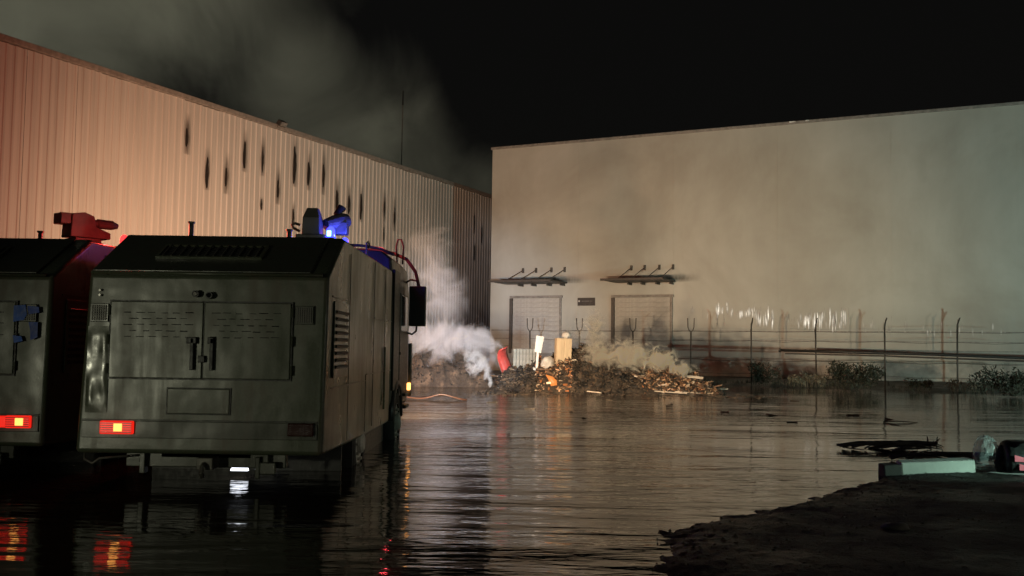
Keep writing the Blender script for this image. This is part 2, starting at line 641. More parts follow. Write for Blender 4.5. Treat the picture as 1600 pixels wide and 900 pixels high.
M['soot'] = soot_material()
slots = [(-13.04, 37.74, 9.65, .95), (-12.54, 38.78, 8.44, 1.0), (-12.05, 39.78, 8.44, 1.0), (-11.58, 40.74, 9.59, 1.05), (-11.08, 41.77, 9.58, 1.0),
         (-10.61, 42.74, 8.47, 1.0), (-10.12, 43.74, 9.74, 1.4), (-9.66, 44.67, 9.51, 1.1), (-9.17, 45.68, 9.61, 1.3), (-8.68, 46.69, 8.62, 1.1),
         (-8.24, 47.60, 8.51, 1.0), (-7.78, 48.54, 8.56, 1.1), (-6.86, 50.43, 8.75, 1.0), (-6.43, 51.32, 8.45, 1.1), (-2.45, 59.48, 9.18, 1.0),
         (-2.0, 60.4, 8.6, 1.1), (-2.42, 59.54, 7.38, .9), (-10.12, 43.74, 7.3, .9), (-6.86, 50.43, 7.4, .9), (-11.08, 41.77, 7.6, .4)]
for i, (x, y, z, h) in enumerate(slots):
    s = wall_s(x, y)
    thin = 0.08 if i >= 14 else 0.17
    jag = [random.uniform(-1, 1) for _ in range(7)]
    slot_mesh(thin*random.uniform(.6, 1.35), h*random.uniform(.75, 1.25), jag).build('burnt_slot', M['char'], left, loc=(s, 0, z))
    # soot licking up and to the right of the slot: a thin film following the sheet
    hw, hh = (0.20, h*0.95) if i < 14 else (0.14, h*0.8)
    mesh_obj('soot_stain', [(s-hw, -0.062, z-hh*0.75), (s+hw*1.3, -0.062, z-hh*0.75), (s+hw*1.3, -0.062, z+hh*1.15), (s-hw, -0.062, z+hh*1.15)], [(0, 1, 2, 3)], M['soot'], left)

s = wall_s(-10.72, 42.51)
M['flood'] = simple_mat('floodlight_body', (0.03, 0.03, 0.028), 0.5)
fl = thing('floodlight', 'small floodlight on the top edge of the ribbed wall', 'floodlight', (-10.72+NL.x*.2, 42.51+NL.y*.2, LW_TOP+.12), (0, 0, ang_l))
MB().box((0, -0.18, 0.08), (0.42, 0.26, 0.24), Matrix.Rotation(R(35), 3, 'X')).build('housing', M['flood'], fl, 0.03)
MB().box((0, -0.30, 0.02), (0.36, 0.02, 0.20), Matrix.Rotation(R(35), 3, 'X')).build('lens', simple_mat('lamp_glass', (0.14, 0.14, 0.13), 0.2, bump_s=0), fl)
MB().tube([(0, 0.1, -0.06), (0, 0.0, 0.0), (0, -0.1, 0.05)], 0.03).build('bracket', M['galv'], fl)

ms = thing('antenna_mast', 'thin antenna mast rising behind the ribbed wall roof', 'antenna', (-6.85, 58.0, LW_TOP-.1))
MB().tube([(0, 0, 0), (0, 0, 5.2)], 0.035, 6).build('pole', M['galv'], ms)
MB().tube([(0, 0, 5.2), (0, 0, 6.1)], [0.06, 0.04], 6).build('antenna_rod', M['black'], ms)


# ------------------------------------------------------------------ right warehouse (smooth pale wall)
def pale_wall_material():
    m, nt, b = new_mat('pale_wall_panels')
    v = coords(nt)
    vs = coords(nt, (0.8, 1, 0.22))
    streak = noise_tex(nt, vs, 1.0, 5, 0.6)
    cloud = noise_tex(nt, v, 0.16, 5, 0.62, 0.4)
    base = ramp(nt, streak, [(0.3, (0.405, 0.395, 0.355)), (0.7, (0.455, 0.445, 0.40))])
    smoke = ramp(nt, cloud, [(0.36, (0.76, 0.73, 0.70)), (0.62, (1.0, 1.0, 1.0))])
    c = mix_col(nt, 1.0, base, smoke, 'MULTIPLY')
    # soot and damp on the lower metres
    sep = nt.nodes.new('ShaderNodeSeparateXYZ')
    nt.links.new(v, sep.inputs[0])
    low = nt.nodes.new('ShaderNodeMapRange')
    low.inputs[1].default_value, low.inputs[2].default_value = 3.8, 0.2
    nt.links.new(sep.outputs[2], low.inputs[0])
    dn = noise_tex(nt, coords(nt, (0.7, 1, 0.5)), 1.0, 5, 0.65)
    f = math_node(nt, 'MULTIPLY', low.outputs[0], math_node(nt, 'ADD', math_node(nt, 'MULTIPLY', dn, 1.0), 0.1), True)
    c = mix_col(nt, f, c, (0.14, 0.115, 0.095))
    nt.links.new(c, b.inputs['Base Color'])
    b.inputs['Roughness'].default_value = 0.6
    bump(nt, b, streak, 0.1, 0.02)
    return m


M['pale'] = pale_wall_material()
M['pale_dark'] = simple_mat('wall_stain_metal', (0.20, 0.18, 0.16), 0.55)
M['door_slat'] = simple_mat('roller_door', (0.36, 0.335, 0.30), 0.55, 0, 0.15)
M['frame_dark'] = simple_mat('dark_frame', (0.06, 0.05, 0.042), 0.6)
M['canopy'] = simple_mat('canopy_metal', (0.055, 0.045, 0.038), 0.6)
ang_r = math.atan2(DR.y, DR.x)
right = thing('pale_warehouse', 'large smooth pale warehouse with two canopied loading doors', 'warehouse', (CORNER.x, CORNER.y, 0), (0, 0, ang_r))
# local frame: +x along the wall to the right, +y into the building
LEN, HT = 52.0, 12.55
MB().box((LEN/2, 17.5, HT/2-0.2), (LEN, 35.0, HT+0.4)).build('wall', M['pale'], right)
MB().box((LEN/2, 17.5, HT+0.07), (LEN+0.16, 35.16, 0.14)).build('parapet_coping', M['flashing'], right, 0.02)
for k in range(1, 10):
    MB().box((k*5.2, -0.004, 6.6), (0.05, 0.012, 11.6)).build('panel_joint', M['pale'], right)
for z in (2.47, 2.02, 1.62):
    MB().box((LEN/2, -0.006, z), (LEN-0.2, 0.016, 0.05)).build('panel_seam', M['pale_dark'], right)
MB().box((LEN/2+0.3, -0.05, 0.72), (LEN-0.8, 0.10, 0.95)).build('plinth', simple_mat('plinth_concrete', (0.27, 0.245, 0.215), 0.8, 0, 0.4, 1.5), right, 0.015)
# small bright fixture and its bracket on the coping
for u, w in ((16.35, 0.30), (17.05, 0.16)):
    MB().box((u, -0.09, HT+0.10), (w, 0.06, 0.05)).build('coping_clip', simple_mat('bright_metal', (0.8, 0.78, 0.72), 0.3, 0.2, bump_s=0), right)


def wall_u(x, y):
    return (Vector((x, y))-CORNER).dot(DR)


slat_cache = {}
for di, (ux0, ux1, z0, z1) in enumerate(((wall_u(0.08, 52.59), wall_u(2.58, 51.40), 1.25, 4.2), (wall_u(5.39, 50.05), wall_u(8.08, 48.76), 1.25, 4.18))):
    w = ux1-ux0
    d = MB().box(((ux0+ux1)/2, -0.02, (z0+z1)/2), (w, 0.03, z1-z0)).build('loading_door', M['door_slat'], right)
    nsl = 12
    key = round(w, 2)
    me = MB().box((0, 0, 0), (w-0.02, 0.03, (z1-z0)/nsl-0.012)).mesh('door_slat', M['door_slat'])
    for k in range(nsl):
        o = link('door_slat', me, d, ((ux0+ux1)/2, -0.05+random.uniform(-.004, .004), z0+(k+0.5)*(z1-z0)/nsl), 0.008)
    MB().box((ux0-0.09, -0.07, (z0+z1)/2-0.02), (0.16, 0.16, z1-z0+0.04)).build('door_jamb', M['frame_dark'], right, 0.01)
    MB().box((ux1+0.06, -0.05, (z0+z1)/2-0.02), (0.10, 0.10, z1-z0+0.04)).build('door_jamb', M['pale_dark'], right, 0.01)
    MB().box(((ux0+ux1)/2, -0.06, z1+0.075), (w+0.35, 0.12, 0.12)).build('door_lintel', M['pale_dark'], right, 0.01)
    if di == 1:
        for a, b in ((ux0-0.15, ux0+0.55), (ux0+1.2, ux1+0.02)):
            MB().box(((a+b)/2, -0.22, 1.33), (b-a, 0.40, 0.22)).build('dock_bumper', M['rubber'], right, 0.03)

for ci, (u0, u1, zc, rods) in enumerate(((wall_u(0.62, 52.34)-0.95, wall_u(2.83, 51.28)+0.15, 5.0, [wall_u(0.62, 52.34), wall_u(1.32, 52.0), wall_u(2.13, 51.6), wall_u(2.83, 51.28)]),
                                      (wall_u(6.20, 49.66)-0.85, wall_u(8.20, 48.71)+0.12, 4.98, [wall_u(6.20, 49.66), wall_u(6.85, 49.36), wall_u(7.55, 49.02), wall_u(8.20, 48.71)]))):
    D = 2.3
    cn = MB().box(((u0+u1)/2, -D/2-0.02, zc), (u1-u0, D, 0.07)).box(((u0+u1)/2, -D-0.03, zc-0.01), (u1-u0+0.04, 0.05, 0.11)).build('canopy', M['canopy'], right)
    for u in rods:
        MB().tube([(u, -0.10, 5.72), (u, -D+0.25, zc+0.08)], 0.022, 6).build('stay_rod', M['canopy'], cn)
        MB().box((u, -0.06, 5.72), (0.10, 0.12, 0.26)).build('stay_bracket', M['frame_dark'], cn, 0.01)
        MB().box((u, -0.35, zc-0.10), (0.07, 0.65, 0.12)).build('canopy_rib', M['canopy'], cn, 0.01)
    # soot drawn along the wall above the canopy
    su0, su1 = u0+0.1, u1+1.7
    mesh_obj('soot_stain', [(su0, -0.012, zc-0.02), (su1, -0.012, zc-0.02), (su1, -0.012, zc+0.42), (su0, -0.012, zc+0.42)], [(0, 1, 2, 3)], M['soot'], right)

# dark sign plate: pale round mark and one faint line, too worn to read
u0, u1 = wall_u(3.51, 50.95), wall_u(4.40, 50.53)
sg = thing('wall_sign', 'dark rectangular sign plate between the two loading doors', 'sign', (CORNER.x+DR.x*(u0+u1)/2-NR.x*.03, CORNER.y+DR.y*(u0+u1)/2-NR.y*.03, 3.99), (0, 0, ang_r))
MB().box((0, 0, 0), (u1-u0, 0.04, 0.42)).build('plate', simple_mat('sign_dark', (0.035, 0.032, 0.03), 0.4), sg, 0.008)
msign = simple_mat('sign_print', (0.40, 0.38, 0.35), 0.6, bump_s=0)
MB().tube([(-0.40, -0.022, 0.03), (-0.40, -0.027, 0.03)], 0.05, 12).build('sign_mark', msign, sg)
MB().box((-0.05, -0.0235, 0.03), (0.42, 0.005, 0.035)).build('sign_line', simple_mat('sign_print_grey', (0.15, 0.14, 0.13), 0.6, bump_s=0), sg)
MB().box((0.27, -0.0235, 0.03), (0.16, 0.005, 0.022)).build('sign_line', M['galv'], sg)


# glints of light on the wall, put in as thin glowing strips
def glint_material():
    m, nt, b = new_mat('wall_glint')
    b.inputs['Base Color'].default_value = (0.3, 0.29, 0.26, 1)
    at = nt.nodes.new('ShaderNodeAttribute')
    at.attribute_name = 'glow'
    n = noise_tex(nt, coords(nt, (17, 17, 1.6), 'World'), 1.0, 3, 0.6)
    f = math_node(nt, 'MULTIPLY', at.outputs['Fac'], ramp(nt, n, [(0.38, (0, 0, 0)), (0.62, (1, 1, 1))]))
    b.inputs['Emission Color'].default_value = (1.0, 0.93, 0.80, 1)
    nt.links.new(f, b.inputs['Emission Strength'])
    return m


sv, sf, sglow = [], [], []
rng = random.Random(3)
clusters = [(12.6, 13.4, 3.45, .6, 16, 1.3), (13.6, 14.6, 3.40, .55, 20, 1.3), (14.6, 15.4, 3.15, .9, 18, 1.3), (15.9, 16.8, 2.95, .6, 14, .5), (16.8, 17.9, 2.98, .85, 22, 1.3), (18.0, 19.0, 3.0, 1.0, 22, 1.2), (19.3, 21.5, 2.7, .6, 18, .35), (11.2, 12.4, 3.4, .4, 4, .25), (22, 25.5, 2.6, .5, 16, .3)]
for (a, b_, zc, h, n, g) in clusters:
    for k in range(n):
        u = rng.uniform(a, b_)
        hh = h*rng.uniform(.4, 1.1)
        gk = rng.random()**1.5
        zz = zc + rng.uniform(-.22, .22)
        w = rng.uniform(.012, .034)
        i0 = len(sv)
        st = 6
        for j in range(st+1):
            t = j/st
            ww = w*(math.sin(math.pi*min(max(t, .03), .97)))**.6
            sv += [(u-ww, -0.016, zz+(t-.5)*hh), (u+ww, -0.016, zz+(t-.5)*hh)]
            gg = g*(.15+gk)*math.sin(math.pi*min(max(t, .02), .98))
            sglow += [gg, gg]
        for j in range(st):
            sf.append((i0+2*j, i0+2*j+1, i0+2*j+3, i0+2*j+2))
glint = mesh_obj('wall_glint', sv, sf, glint_material(), right)
at = glint.data.attributes.new('glow', 'FLOAT', 'POINT')
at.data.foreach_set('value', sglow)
tag(glint, kind='stuff')

# ------------------------------------------------------------------ fence, pipe, weeds
M['post'] = simple_mat('fence_post', (0.045, 0.038, 0.032), 0.6)
fence = thing('wire_fence', 'thin wire fence with dark forked posts before the pale warehouse', 'fence', (FENCE0.x, FENCE0.y, 0), (0, 0, ang_r))
post_x = [829, 906, 990, 1079, 1174, 1275, 1382, 1495]
pu = [(Vector((x, y))-FENCE0).dot(DR) for x, y in ((0.91, 45.99), (3.19, 44.89), (5.56, 43.76), (7.95, 42.62), (10.36, 41.46), (12.78, 40.30), (15.21, 39.14), (17.61, 37.99))]
pu.append(pu[-1]+2.68)
pu.append(pu[-1]+2.68)
for i, u in enumerate(pu):
    z = 2.30 if i < 4 else 2.45
    lean = random.uniform(-.03, .03)
    mb = MB().tube([(u, 0, -0.1), (u+lean*.5, 0, 1.2), (u+lean, 0, z)], 0.034, 8)
    if i < 4:
        for sgn in (-1, 1):
            mb.tube([(u+lean, 0, z-.02), (u+lean+sgn*.10, 0, z+.10), (u+lean+sgn*.135, 0, z+.22), (u+lean+sgn*.15, 0, z+.62)], 0.022, 6)
    else:
        mb.tube([(u+lean, 0, z-.02), (u+lean+.01, 0, z+.2), (u+lean+.06, -.05, z+.36), (u+lean+.10, -.16, z+.46)], [0.034, .034, .03, .026], 6)
        mb.tube([(u+lean, 0, z), (u+lean+.02, .06, z+.2), (u+lean+.03, .2, z+.40)], 0.022, 6)
    mb.build('fence_post', M['post'], fence, smooth=True)
for z, r_ in ((2.35, .008), (1.95, .008), (1.12, .014), (0.55, .008)):
    p = []
    for i in range(len(pu)-1):
        for t in (0, .5):
            p.append((pu[i]*(1-t)+pu[i+1]*t, 0.035, z-(.05 if t else 0)+random.uniform(-.015, .015)))
    MB().tube(p, r_, 5).build('fence_wire', M['post'], fence)
pp = thing('pipe', 'long dark pipe fixed across the fence posts on the right', 'pipe', (11.47-NR.x*.1, 40.93-NR.y*.1, 1.5), (0, 0, ang_r))
MB().tube([(0, 0, 0.05), (3, 0, 0.0), (6, 0, -.04), (9.3, 0, -0.13), (13, 0, -.2)], 0.055, 8).build('pipe_run', M['black'], pp, smooth=True)
MB().tube([(-.06, 0, 0.05), (0.02, 0, 0.05)], 0.085, 10).build('pipe_flange', M['black'], pp)
MB().tube([(0.2, .03, -.09), (4, .03, -.13), (9.3, .03, -0.26), (13, .03, -.34)], 0.03, 6).build('pipe_rail', M['post'], pp)


def leaf_material(name, a, b_):
    m, nt, b = new_mat(name)
    n = noise_tex(nt, coords(nt, space='World'), 5.0, 3, 0.6)
    nt.links.new(ramp(nt, n, [(0.35, a), (0.65, b_)]), b.inputs['Base Color'])
    b.inputs['Roughness'].default_value = 0.7
    return m


M['weed'] = leaf_material('weed_leaves', (0.014, 0.017, 0.009), (0.034, 0.036, 0.020))
M['drygrass'] = leaf_material('dry_weed_leaves', (0.08, 0.07, 0.045), (0.16, 0.14, 0.10))


def bush(name, label, x, y, w, h, d, n, mat, seed, z=0.05):
    rg = random.Random(seed)
    t = thing(name, label, 'bush', (x, y, z), (0, 0, ang_r), 'weeds along the fence')
    lobes = [(rg.uniform(-.42, .42)*w, rg.uniform(-.3, .3)*d, rg.uniform(.25, .62)*h, rg.uniform(.22, .40)) for _ in range(9)]
    v, f = [], []
    for k in range(n):
        lx, ly, lz, lr = rg.choice(lobes)
        u = Vector((rg.gauss(0, 1), rg.gauss(0, 1), rg.gauss(0, 1))).normalized()*(rg.random()**.4)
        c = Vector((lx+u.x*lr*w*.55, ly+u.y*lr*d, max(.02, lz+u.z*lr*h)))
        dirv = Vector((rg.gauss(0, .6)+u.x*.5, rg.gauss(0, .6)+u.y*.5, rg.uniform(.0, 1.0))).normalized()
        sd = dirv.orthogonal().normalized()
        sd = Matrix.Rotation(rg.uniform(0, 6.28), 3, dirv) @ sd
        L = rg.uniform(.07, .20)
        wv = sd*rg.uniform(.012, .035)
        i0 = len(v)
        v += [c-dirv*L*.4, c+wv, c+dirv*L*.6, c-wv]
        f.append((i0, i0+1, i0+2, i0+3))
    mesh_obj('foliage', v, f, mat, t)
    mb = MB()
    for k in range(22):
        bx, by = rg.uniform(-.42, .42)*w, rg.uniform(-.3, .3)*d
        hh = h*rg.uniform(.5, 1.15)*(1-abs(bx)/w*.9)
        mb.tube([(bx, by, 0), (bx+rg.uniform(-.06, .06), by, hh*.5), (bx+rg.uniform(-.16, .16), by+rg.uniform(-.1, .1), hh)], [.009, .006, .003], 4)
    mb.build('stem', mat, t)
    return t


fu = lambda px_x, px_y: (px_x, px_y)
bush('weed_bush', 'tall dark weed bush at the left end of the fence weeds', 10.9, 40.9, 1.5, 1.2, .7, 900, M['weed'], 1)
bush('weed_bush', 'dry straggly weeds between the first bush and the broad one', 12.3, 40.0, 1.5, 0.75, .6, 420, M['drygrass'], 2)
bush('weed_bush', 'broad dark weed bush in the middle of the fence', 13.9, 39.0, 2.9, 1.25, .9, 2300, M['weed'], 3)
bush('weed_bush', 'low dark weed clump right of the broad bush', 16.0, 37.7, 1.0, 0.55, .6, 380, M['weed'], 4)
bush('weed_bush', 'round dark weed bush at the right edge of the photo', 17.4, 34.0, 2.0, 1.1, 1.1, 1700, M['weed'], 5)
bush('weed_bush', 'thin dry weeds standing beside the last fence post', 17.4, 36.9, 1.3, 0.6, .5, 170, M['drygrass'], 6)

# low ground cover along the bank
rg = random.Random(11)
v, f = [], []
for k in range(5200):
    u = rg.uniform(6.5, 26)
    t = rg.gauss(-.1, .55)
    x = CORNER.x+DR.x*u+NR.x*(t-5.6)
    y = CORNER.y+DR.y*u+NR.y*(t-5.6)
    if mnoise.noise(Vector((x*.9, y*.9, 3))) < -.05:
        continue
    z = float(ground_height(np.array([x]), np.array([y]))[0]) if k % 1 == 0 else 0.1
    if z < -.02:
        continue
    L = rg.uniform(.06, .30)
    a = rg.uniform(0, 6.28)
    wv = Vector((math.cos(a), math.sin(a), 0))*rg.uniform(.008, .02)
    ln = Vector((rg.uniform(-.4, .4)*L, rg.uniform(-.4, .4)*L, L))
    c = Vector((x, y, z-.01))
    i0 = len(v)
    v += [c-wv, c+wv, c+ln]
    f.append((i0, i0+1, i0+2))
gcov = mesh_obj('grass', v, f, M['weed'])
tag(gcov, 'thin weeds and grass along the foot of the fence', 'grass', kind='stuff')


# ------------------------------------------------------------------ the two water-cannon trucks
def wheel(parent, x, y, z, side, r=0.5):
    t = MB()
    prof_r = [(0.30, r*.62), (0.30, r*.93), (0.24, r), (0.06, r), (0.0, r*.93), (0.0, r*.62)]
    n = 28
    rings = []
    for (dx, rr) in prof_r:
        rings.append([t.bm.verts.new((-dx*side, rr*math.cos(2*math.pi*k/n), rr*math.sin(2*math.pi*k/n))) for k in range(n)])
    for a, b in zip(rings, rings[1:]):
        for k in range(n):
            t.bm.faces.new((a[k], a[(k+1) % n], b[(k+1) % n], b[k]))
    w = MB().tube([(-.28*side, 0, 0), (-.05*side, 0, 0)], r*.25, 12).build('wheel', M['black'], parent, loc=(x, y, z))
    t.build('tyre', M['rubber'], w, smooth=True)
    rm = MB()
    rm.tube([(-.16*side, 0, 0), (-.06*side, 0, 0), (-.015*side, 0, 0)], [r*.62, r*.62, r*.56], 28)
    rm.tube([(-.02*side, 0, 0), (.03*side, 0, 0), (.06*side, 0, 0)], [r*.28, r*.26, r*.18], 16)
    for k in range(10):
        a = 2*math.pi*k/10
        rm.tube([(-.02*side, r*.42*math.cos(a), r*.42*math.sin(a)), (.02*side, r*.42*math.cos(a), r*.42*math.sin(a))], .022, 6)
    rm.build('rim', M['rim'], w)
    return w


def make_truck(label, loc, right_lit, beacon, extra):
    t = thing('water_cannon_truck', label, 'truck', loc, group='armoured water-cannon trucks')
    P, PD = M['paint'], M['paint_dark']

    def xl(y, z):
        return -1.245 + 0.065*min(1.4, max(0, (z-.36)/1.8)) + (max(0, z-2.15)*.10)

    def xr(y, z):
        return 1.21 + 0.02*min(1, (z-.36)/1.8) - max(0, z-2.15)*.02
    prof = [(0.0, 0.36), (0.02, 2.15), (0.95, 2.64), (5.2, 2.64), (5.2, 0.30), (2.9, 0.30), (2.0, 0.32)]
    body = MB().prism(prof, xl, xr).build('body', P, t, 0.05, smooth=True, seg=4)
    # rear top: roof slope panel with its shade put in as darker paint, rolled edge, and the louvred grille in it
    sl = math.atan2(.49, .93)
    rx = Matrix.Rotation(sl, 3, 'X')

    def on_slope(u, x, off):      # u metres up the slope
        return (x, 0.02+u*math.cos(sl)-off*math.sin(sl), 2.15+u*math.sin(sl)+off*math.cos(sl))
    MB().box(on_slope(.53, -.06, .008), (2.20, .98, .03), rx).build('roof_slope_panel', PD, t, .008)
    MB().tube([(-1.14, -.012, 2.155), (1.17, -.012, 2.155)], .020, 8).build('roof_edge_rail', P, t, smooth=True)
    fr = MB()
    gx0, gx1 = -.60, .44
    cxg = (gx0+gx1)/2
    fr.box(on_slope(.36, cxg, .03), (gx1-gx0+.06, .03, .04), rx)
    fr.box(on_slope(.68, cxg, .03), (gx1-gx0+.06, .03, .04), rx)
    fr.box(on_slope(.52, gx0-.015, .03), (.03, .29, .04), rx)
    fr.box(on_slope(.52, gx1+.015, .03), (.03, .29, .04), rx)
    grl = fr.build('roof_grille', P, t)
    me = MB().box((0, 0, 0), (gx1-gx0, .018, .022), rx).mesh('grille_slat', M['black'])
    for k in range(6):
        link('grille_slat', me, grl, on_slope(.40+k*.045, cxg, .032))
    me = MB().box((0, 0, 0), (.012, .30, .012), rx).mesh('grille_bar', M['galv'])
    for k in range(12):
        link('grille_bar', me, grl, on_slope(.52, gx0+.04+k*(gx1-gx0-.08)/11, .05))
    # rear doors
    dz0, dz1 = 1.11, 1.87
    MB().box((-.03, -.004, (dz0+dz1)/2), (1.83, .012, dz1-dz0+.03)).build('door_seal', M['black'], t)
    slot_me = MB().prism([(-.012, -.008), (0.004, .010), (0.004, -.012)], -.042, .042).mesh('vent_slot', M['black'])
    for a, b in ((-.93, -.006), (.006, .87)):
        dr = MB().box(((a+b)/2, -.012, (dz0+dz1)/2), (b-a, .024, dz1-dz0)).build('rear_door', P, t, .008)
        for r_ in range(5):
            nn = 6 if r_ % 2 == 0 else 5
            for k in range(nn):
                xx = (a+b)/2 + (k-(nn-1)/2)*.122 + (.02 if a < -.5 else -.02)
                so = link('vent_slot', slot_me, dr, (xx+random.uniform(-.012, .012), -.022, 1.765-r_*.060+random.uniform(-.004, .004)))
                so.scale = (random.uniform(.65, 1.1), random.uniform(.5, 1), random.uniform(.4, .75))
        hx = -.095 if a < -.5 else .10
        MB().box((hx, -.045, 1.355), (.036, .05, .32)).box((hx-.008 if a < -.5 else hx-.012, -.04, 1.49), (.10 if a < -.5 else .06, .06, .065)).build('door_handle', M['black'], dr, .006)
    hg = MB().tube([(0, 0, -.05), (0, 0, .05)], .014, 8).mesh('hinge', M['paint_dark'])
    for hx_ in (-.945, .885):
        for hz_ in (1.20, 1.49, 1.78):
            link('hinge', hg, t, (hx_, -.022, hz_))
    MB().box((.0, -.045, 1.305), (.068, .04, .068)).build('door_lock', M['black'], t, .006)
    for sx, zz in ((-.085, 1.955), (.05, 1.94)):
        ml = MB().tube([(sx, .0, zz), (sx, -.05, zz)], .036, 14).build('marker_lamp', M['black'], t)
        MB().tube([(sx, -.05, zz), (sx, -.062, zz-.003)], [.026, .018], 12).build('lens', M['steel'] if sx < 0 else M['glass'], ml)
    for gx in (-1.045, 1.0):
        g = MB().box((gx, -.010, 1.755), (.185, .022, .185)).build('side_vent', M['paint_dark'], t, .006)
        mv = MB().box((0, 0, 0), (.008, .012, .15)).mesh('vent_bar', M['galv'])
        for k in range(7):
            link('vent_bar', mv, g, (gx-.066+k*.022, -.026, 1.755))
        mv = MB().box((0, 0, 0), (.15, .014, .010)).mesh('vent_slat', M['black'])
        for k in range(6):
            link('vent_slat', mv, g, (gx, -.024, 1.695+k*.024))
    for sx, zz in ((-1.05, 1.98), (-1.05, 1.93)):
        MB().tube([(sx, 0, zz), (sx, -.02, zz)], .011, 8).build('bolt', M['steel'], t)
    # dented sheet on the lower left corner: catches the lamps behind the photographer
    dm = MB()
    rows = []
    for j in range(25):
        row = []
        for i in range(11):
            xx, zz = -1.155+.215*i/10, .76+.86*j/24
            e = min(1, min(i, 10-i)/2.0)*min(1, min(j, 24-j)/3.0)
            d_ = .013*mnoise.noise(Vector((xx*6.5, zz*4.2, 4.7)))+.0022*mnoise.noise(Vector((xx*13, zz*9, 1.7)))
            row.append(dm.bm.verts.new((xx, -.004-e*(.005+d_), zz)))
        rows.append(row)
    for a_, b_ in zip(rows, rows[1:]):
        for k in range(10):
            dm.bm.faces.new((a_[k], a_[k+1], b_[k+1], b_[k]))
    dm.build('dented_panel', M['gloss_paint'], t, smooth=True)
    # number plate hatch
    MB().box((-.03, -.002, .885), (.64, .010, .27)).build('hatch_seal', M['black'], t)
    MB().box((-.03, -.008, .885), (.62, .016, .25)).build('hatch', P, t, .012)
    # bumper band, lamps
    bd = MB().box((-.01, -.004, .60), (2.34, .020, .17)).build('bumper_band', PD, t, .006)
    MB().box((-.01, -.010, .695), (2.34, .012, .010)).build('bumper_lip', M['black'], t)
    for side, lit in ((-1, True), (1, right_lit)):
        lx = -.82 if side < 0 else 1.0
        if side > 0 and right_lit:
            lx = .96
        lamp_o = MB().box((lx, -.030, .62), (.33 if side < 0 else .26, .05, .13)).build('tail_light', M['red_lit'] if lit else M['red_off'], t, .012)
        mr = MB().box((0, 0, 0), (.31 if side < 0 else .24, .010, .007)).mesh('lens_rib', M['red_off'])
        for k in range(5):
            link('lens_rib', mr, lamp_o, (lx, -.057, .575+k*.022))
        if lit:
            MB().box((lx+.02, -.060, .622), (.085, .012, .078)).build('bulb', M['red_hot'], lamp_o, .02)
            if side > 0:
                MB().box((lx-.19, -.030, .62), (.15, .05, .12)).build('tail_light', M['red_lit'], t, .012)
    # under-run frame, tow coupling, chains
    MB().box((0.0, .25, .29), (1.62, .10, .16)).box((-.62, .18, .27), (.06, .10, .24)).box((.62, .18, .27), (.06, .10, .24)).build('underrun_bar', M['paint_dark'], t, .01)
    MB().box((.05, .10, .27), (.16, .22, .12)).tube([(.05, -.01, .27), (.05, -.07, .25), (.05, -.10, .19), (.05, -.06, .15)], .025, 8).build('tow_coupling', M['galv'], t, .01)
    MB().tube([(-1.16, .05, .36), (-1.15, .02, .30), (-1.06, .0, .26), (-1.0, .02, .31), (-.72, .04, .335)], .014, 6).build('hose', M['galv'], t, smooth=True)
    MB().box((.54, .14, .22), (.05, .03, .22)).box((.65, .12, .22), (.16, .05, .12)).build('bracket', M['paint_dark'], t, .01)
    for sx in (-1.02, .98):
        MB().box((sx, 2.05, .20), (.40, .03, .44)).build('mudflap', M['rubber'], t, .005)
    MB().box((0, 3.2, .42), (.9, 6.0, .22)).build('chassis', M['black'], t)
    MB().box((0, 4.35, .14), (2.2, 2.2, .46)).build('belly_light_block', M['black'], t, .03)  # unseen box added to block light under the truck
    MB().box((0, 7.55, .20), (2.2, .3, .60)).build('front_light_block', M['black'], t, .03)  # added to block light coming in below the cab
    MB().box((0, 1.75, .20), (2.2, .06, .40)).build('rear_light_block', M['black'], t)  # unseen plate added to block light ahead of the rear wheels
    MB().tube([(-1.0, 2.65, .26), (1.0, 2.65, .26)], .11, 10).build('axle', M['black'], t)
    for y in (2.65, 6.05):
        for side in (-1, 1):
            wheel(t, (1.17 if y < 4 else 1.235)*side, y, .24, side)
    # right flank: louvre panel, seams, lower skirt lines
    lv = MB().box((1.232, .78, 1.52), (.016, .86, .80)).build('side_louvre', P, t, .006)
    rz = Matrix.Rotation(R(25), 3, 'Y')
    me = MB().box((0, 0, 0), (.035, .70, .030), rz).mesh('louvre_slat', M['black'])
    for k in range(9):
        link('louvre_slat', me, lv, (1.240, .76, 1.235+k*.072))
    for (y0, y1, z) in ((.25, 1.2, 1.965), (.25, 2.6, 1.02), (2.7, 5.1, 1.10), (3.3, 5.1, 1.84)):
        MB().box((1.2305, (y0+y1)/2, z), (.008, y1-y0, .014)).build('panel_seam', M['paint_dark'], t)
    for y, z0, z1 in ((1.32, .4, 2.5), (2.62, .38, 1.1), (3.25, .4, 2.58), (4.35, 1.1, 2.58)):
        MB().box((1.2305, y, (z0+z1)/2), (.010, .016, z1-z0)).build('panel_seam', M['paint_dark'], t)
    MB().box((1.235, 4.4, 1.0), (.03, .05, .9)).build('grab_rail', P, t, .008)
    # roof: vents, hatch rail, loops
    for sx, yy, h in ((-.50, 1.0, .15), (.59, 1.0, .08)):
        vp = MB().tube([(sx, yy, 2.62), (sx, yy, 2.64+h)], .026, 10).build('vent_pipe', M['black'], t)
        MB().tube([(sx, yy, 2.64+h), (sx, yy, 2.66+h)], .038, 10).build('vent_cap', M['galv'], vp)
    MB().tube([(1.16, 2.9, 2.62), (1.16, 2.9, 2.80), (1.16, 3.05, 2.84), (1.16, 3.15, 2.80), (1.16, 3.05, 2.76), (1.16, 2.92, 2.79)], .014, 6).build('lifting_eye', M['black'], t)
    # cab: taller than the body, rounded shoulders
    cab_sec = []
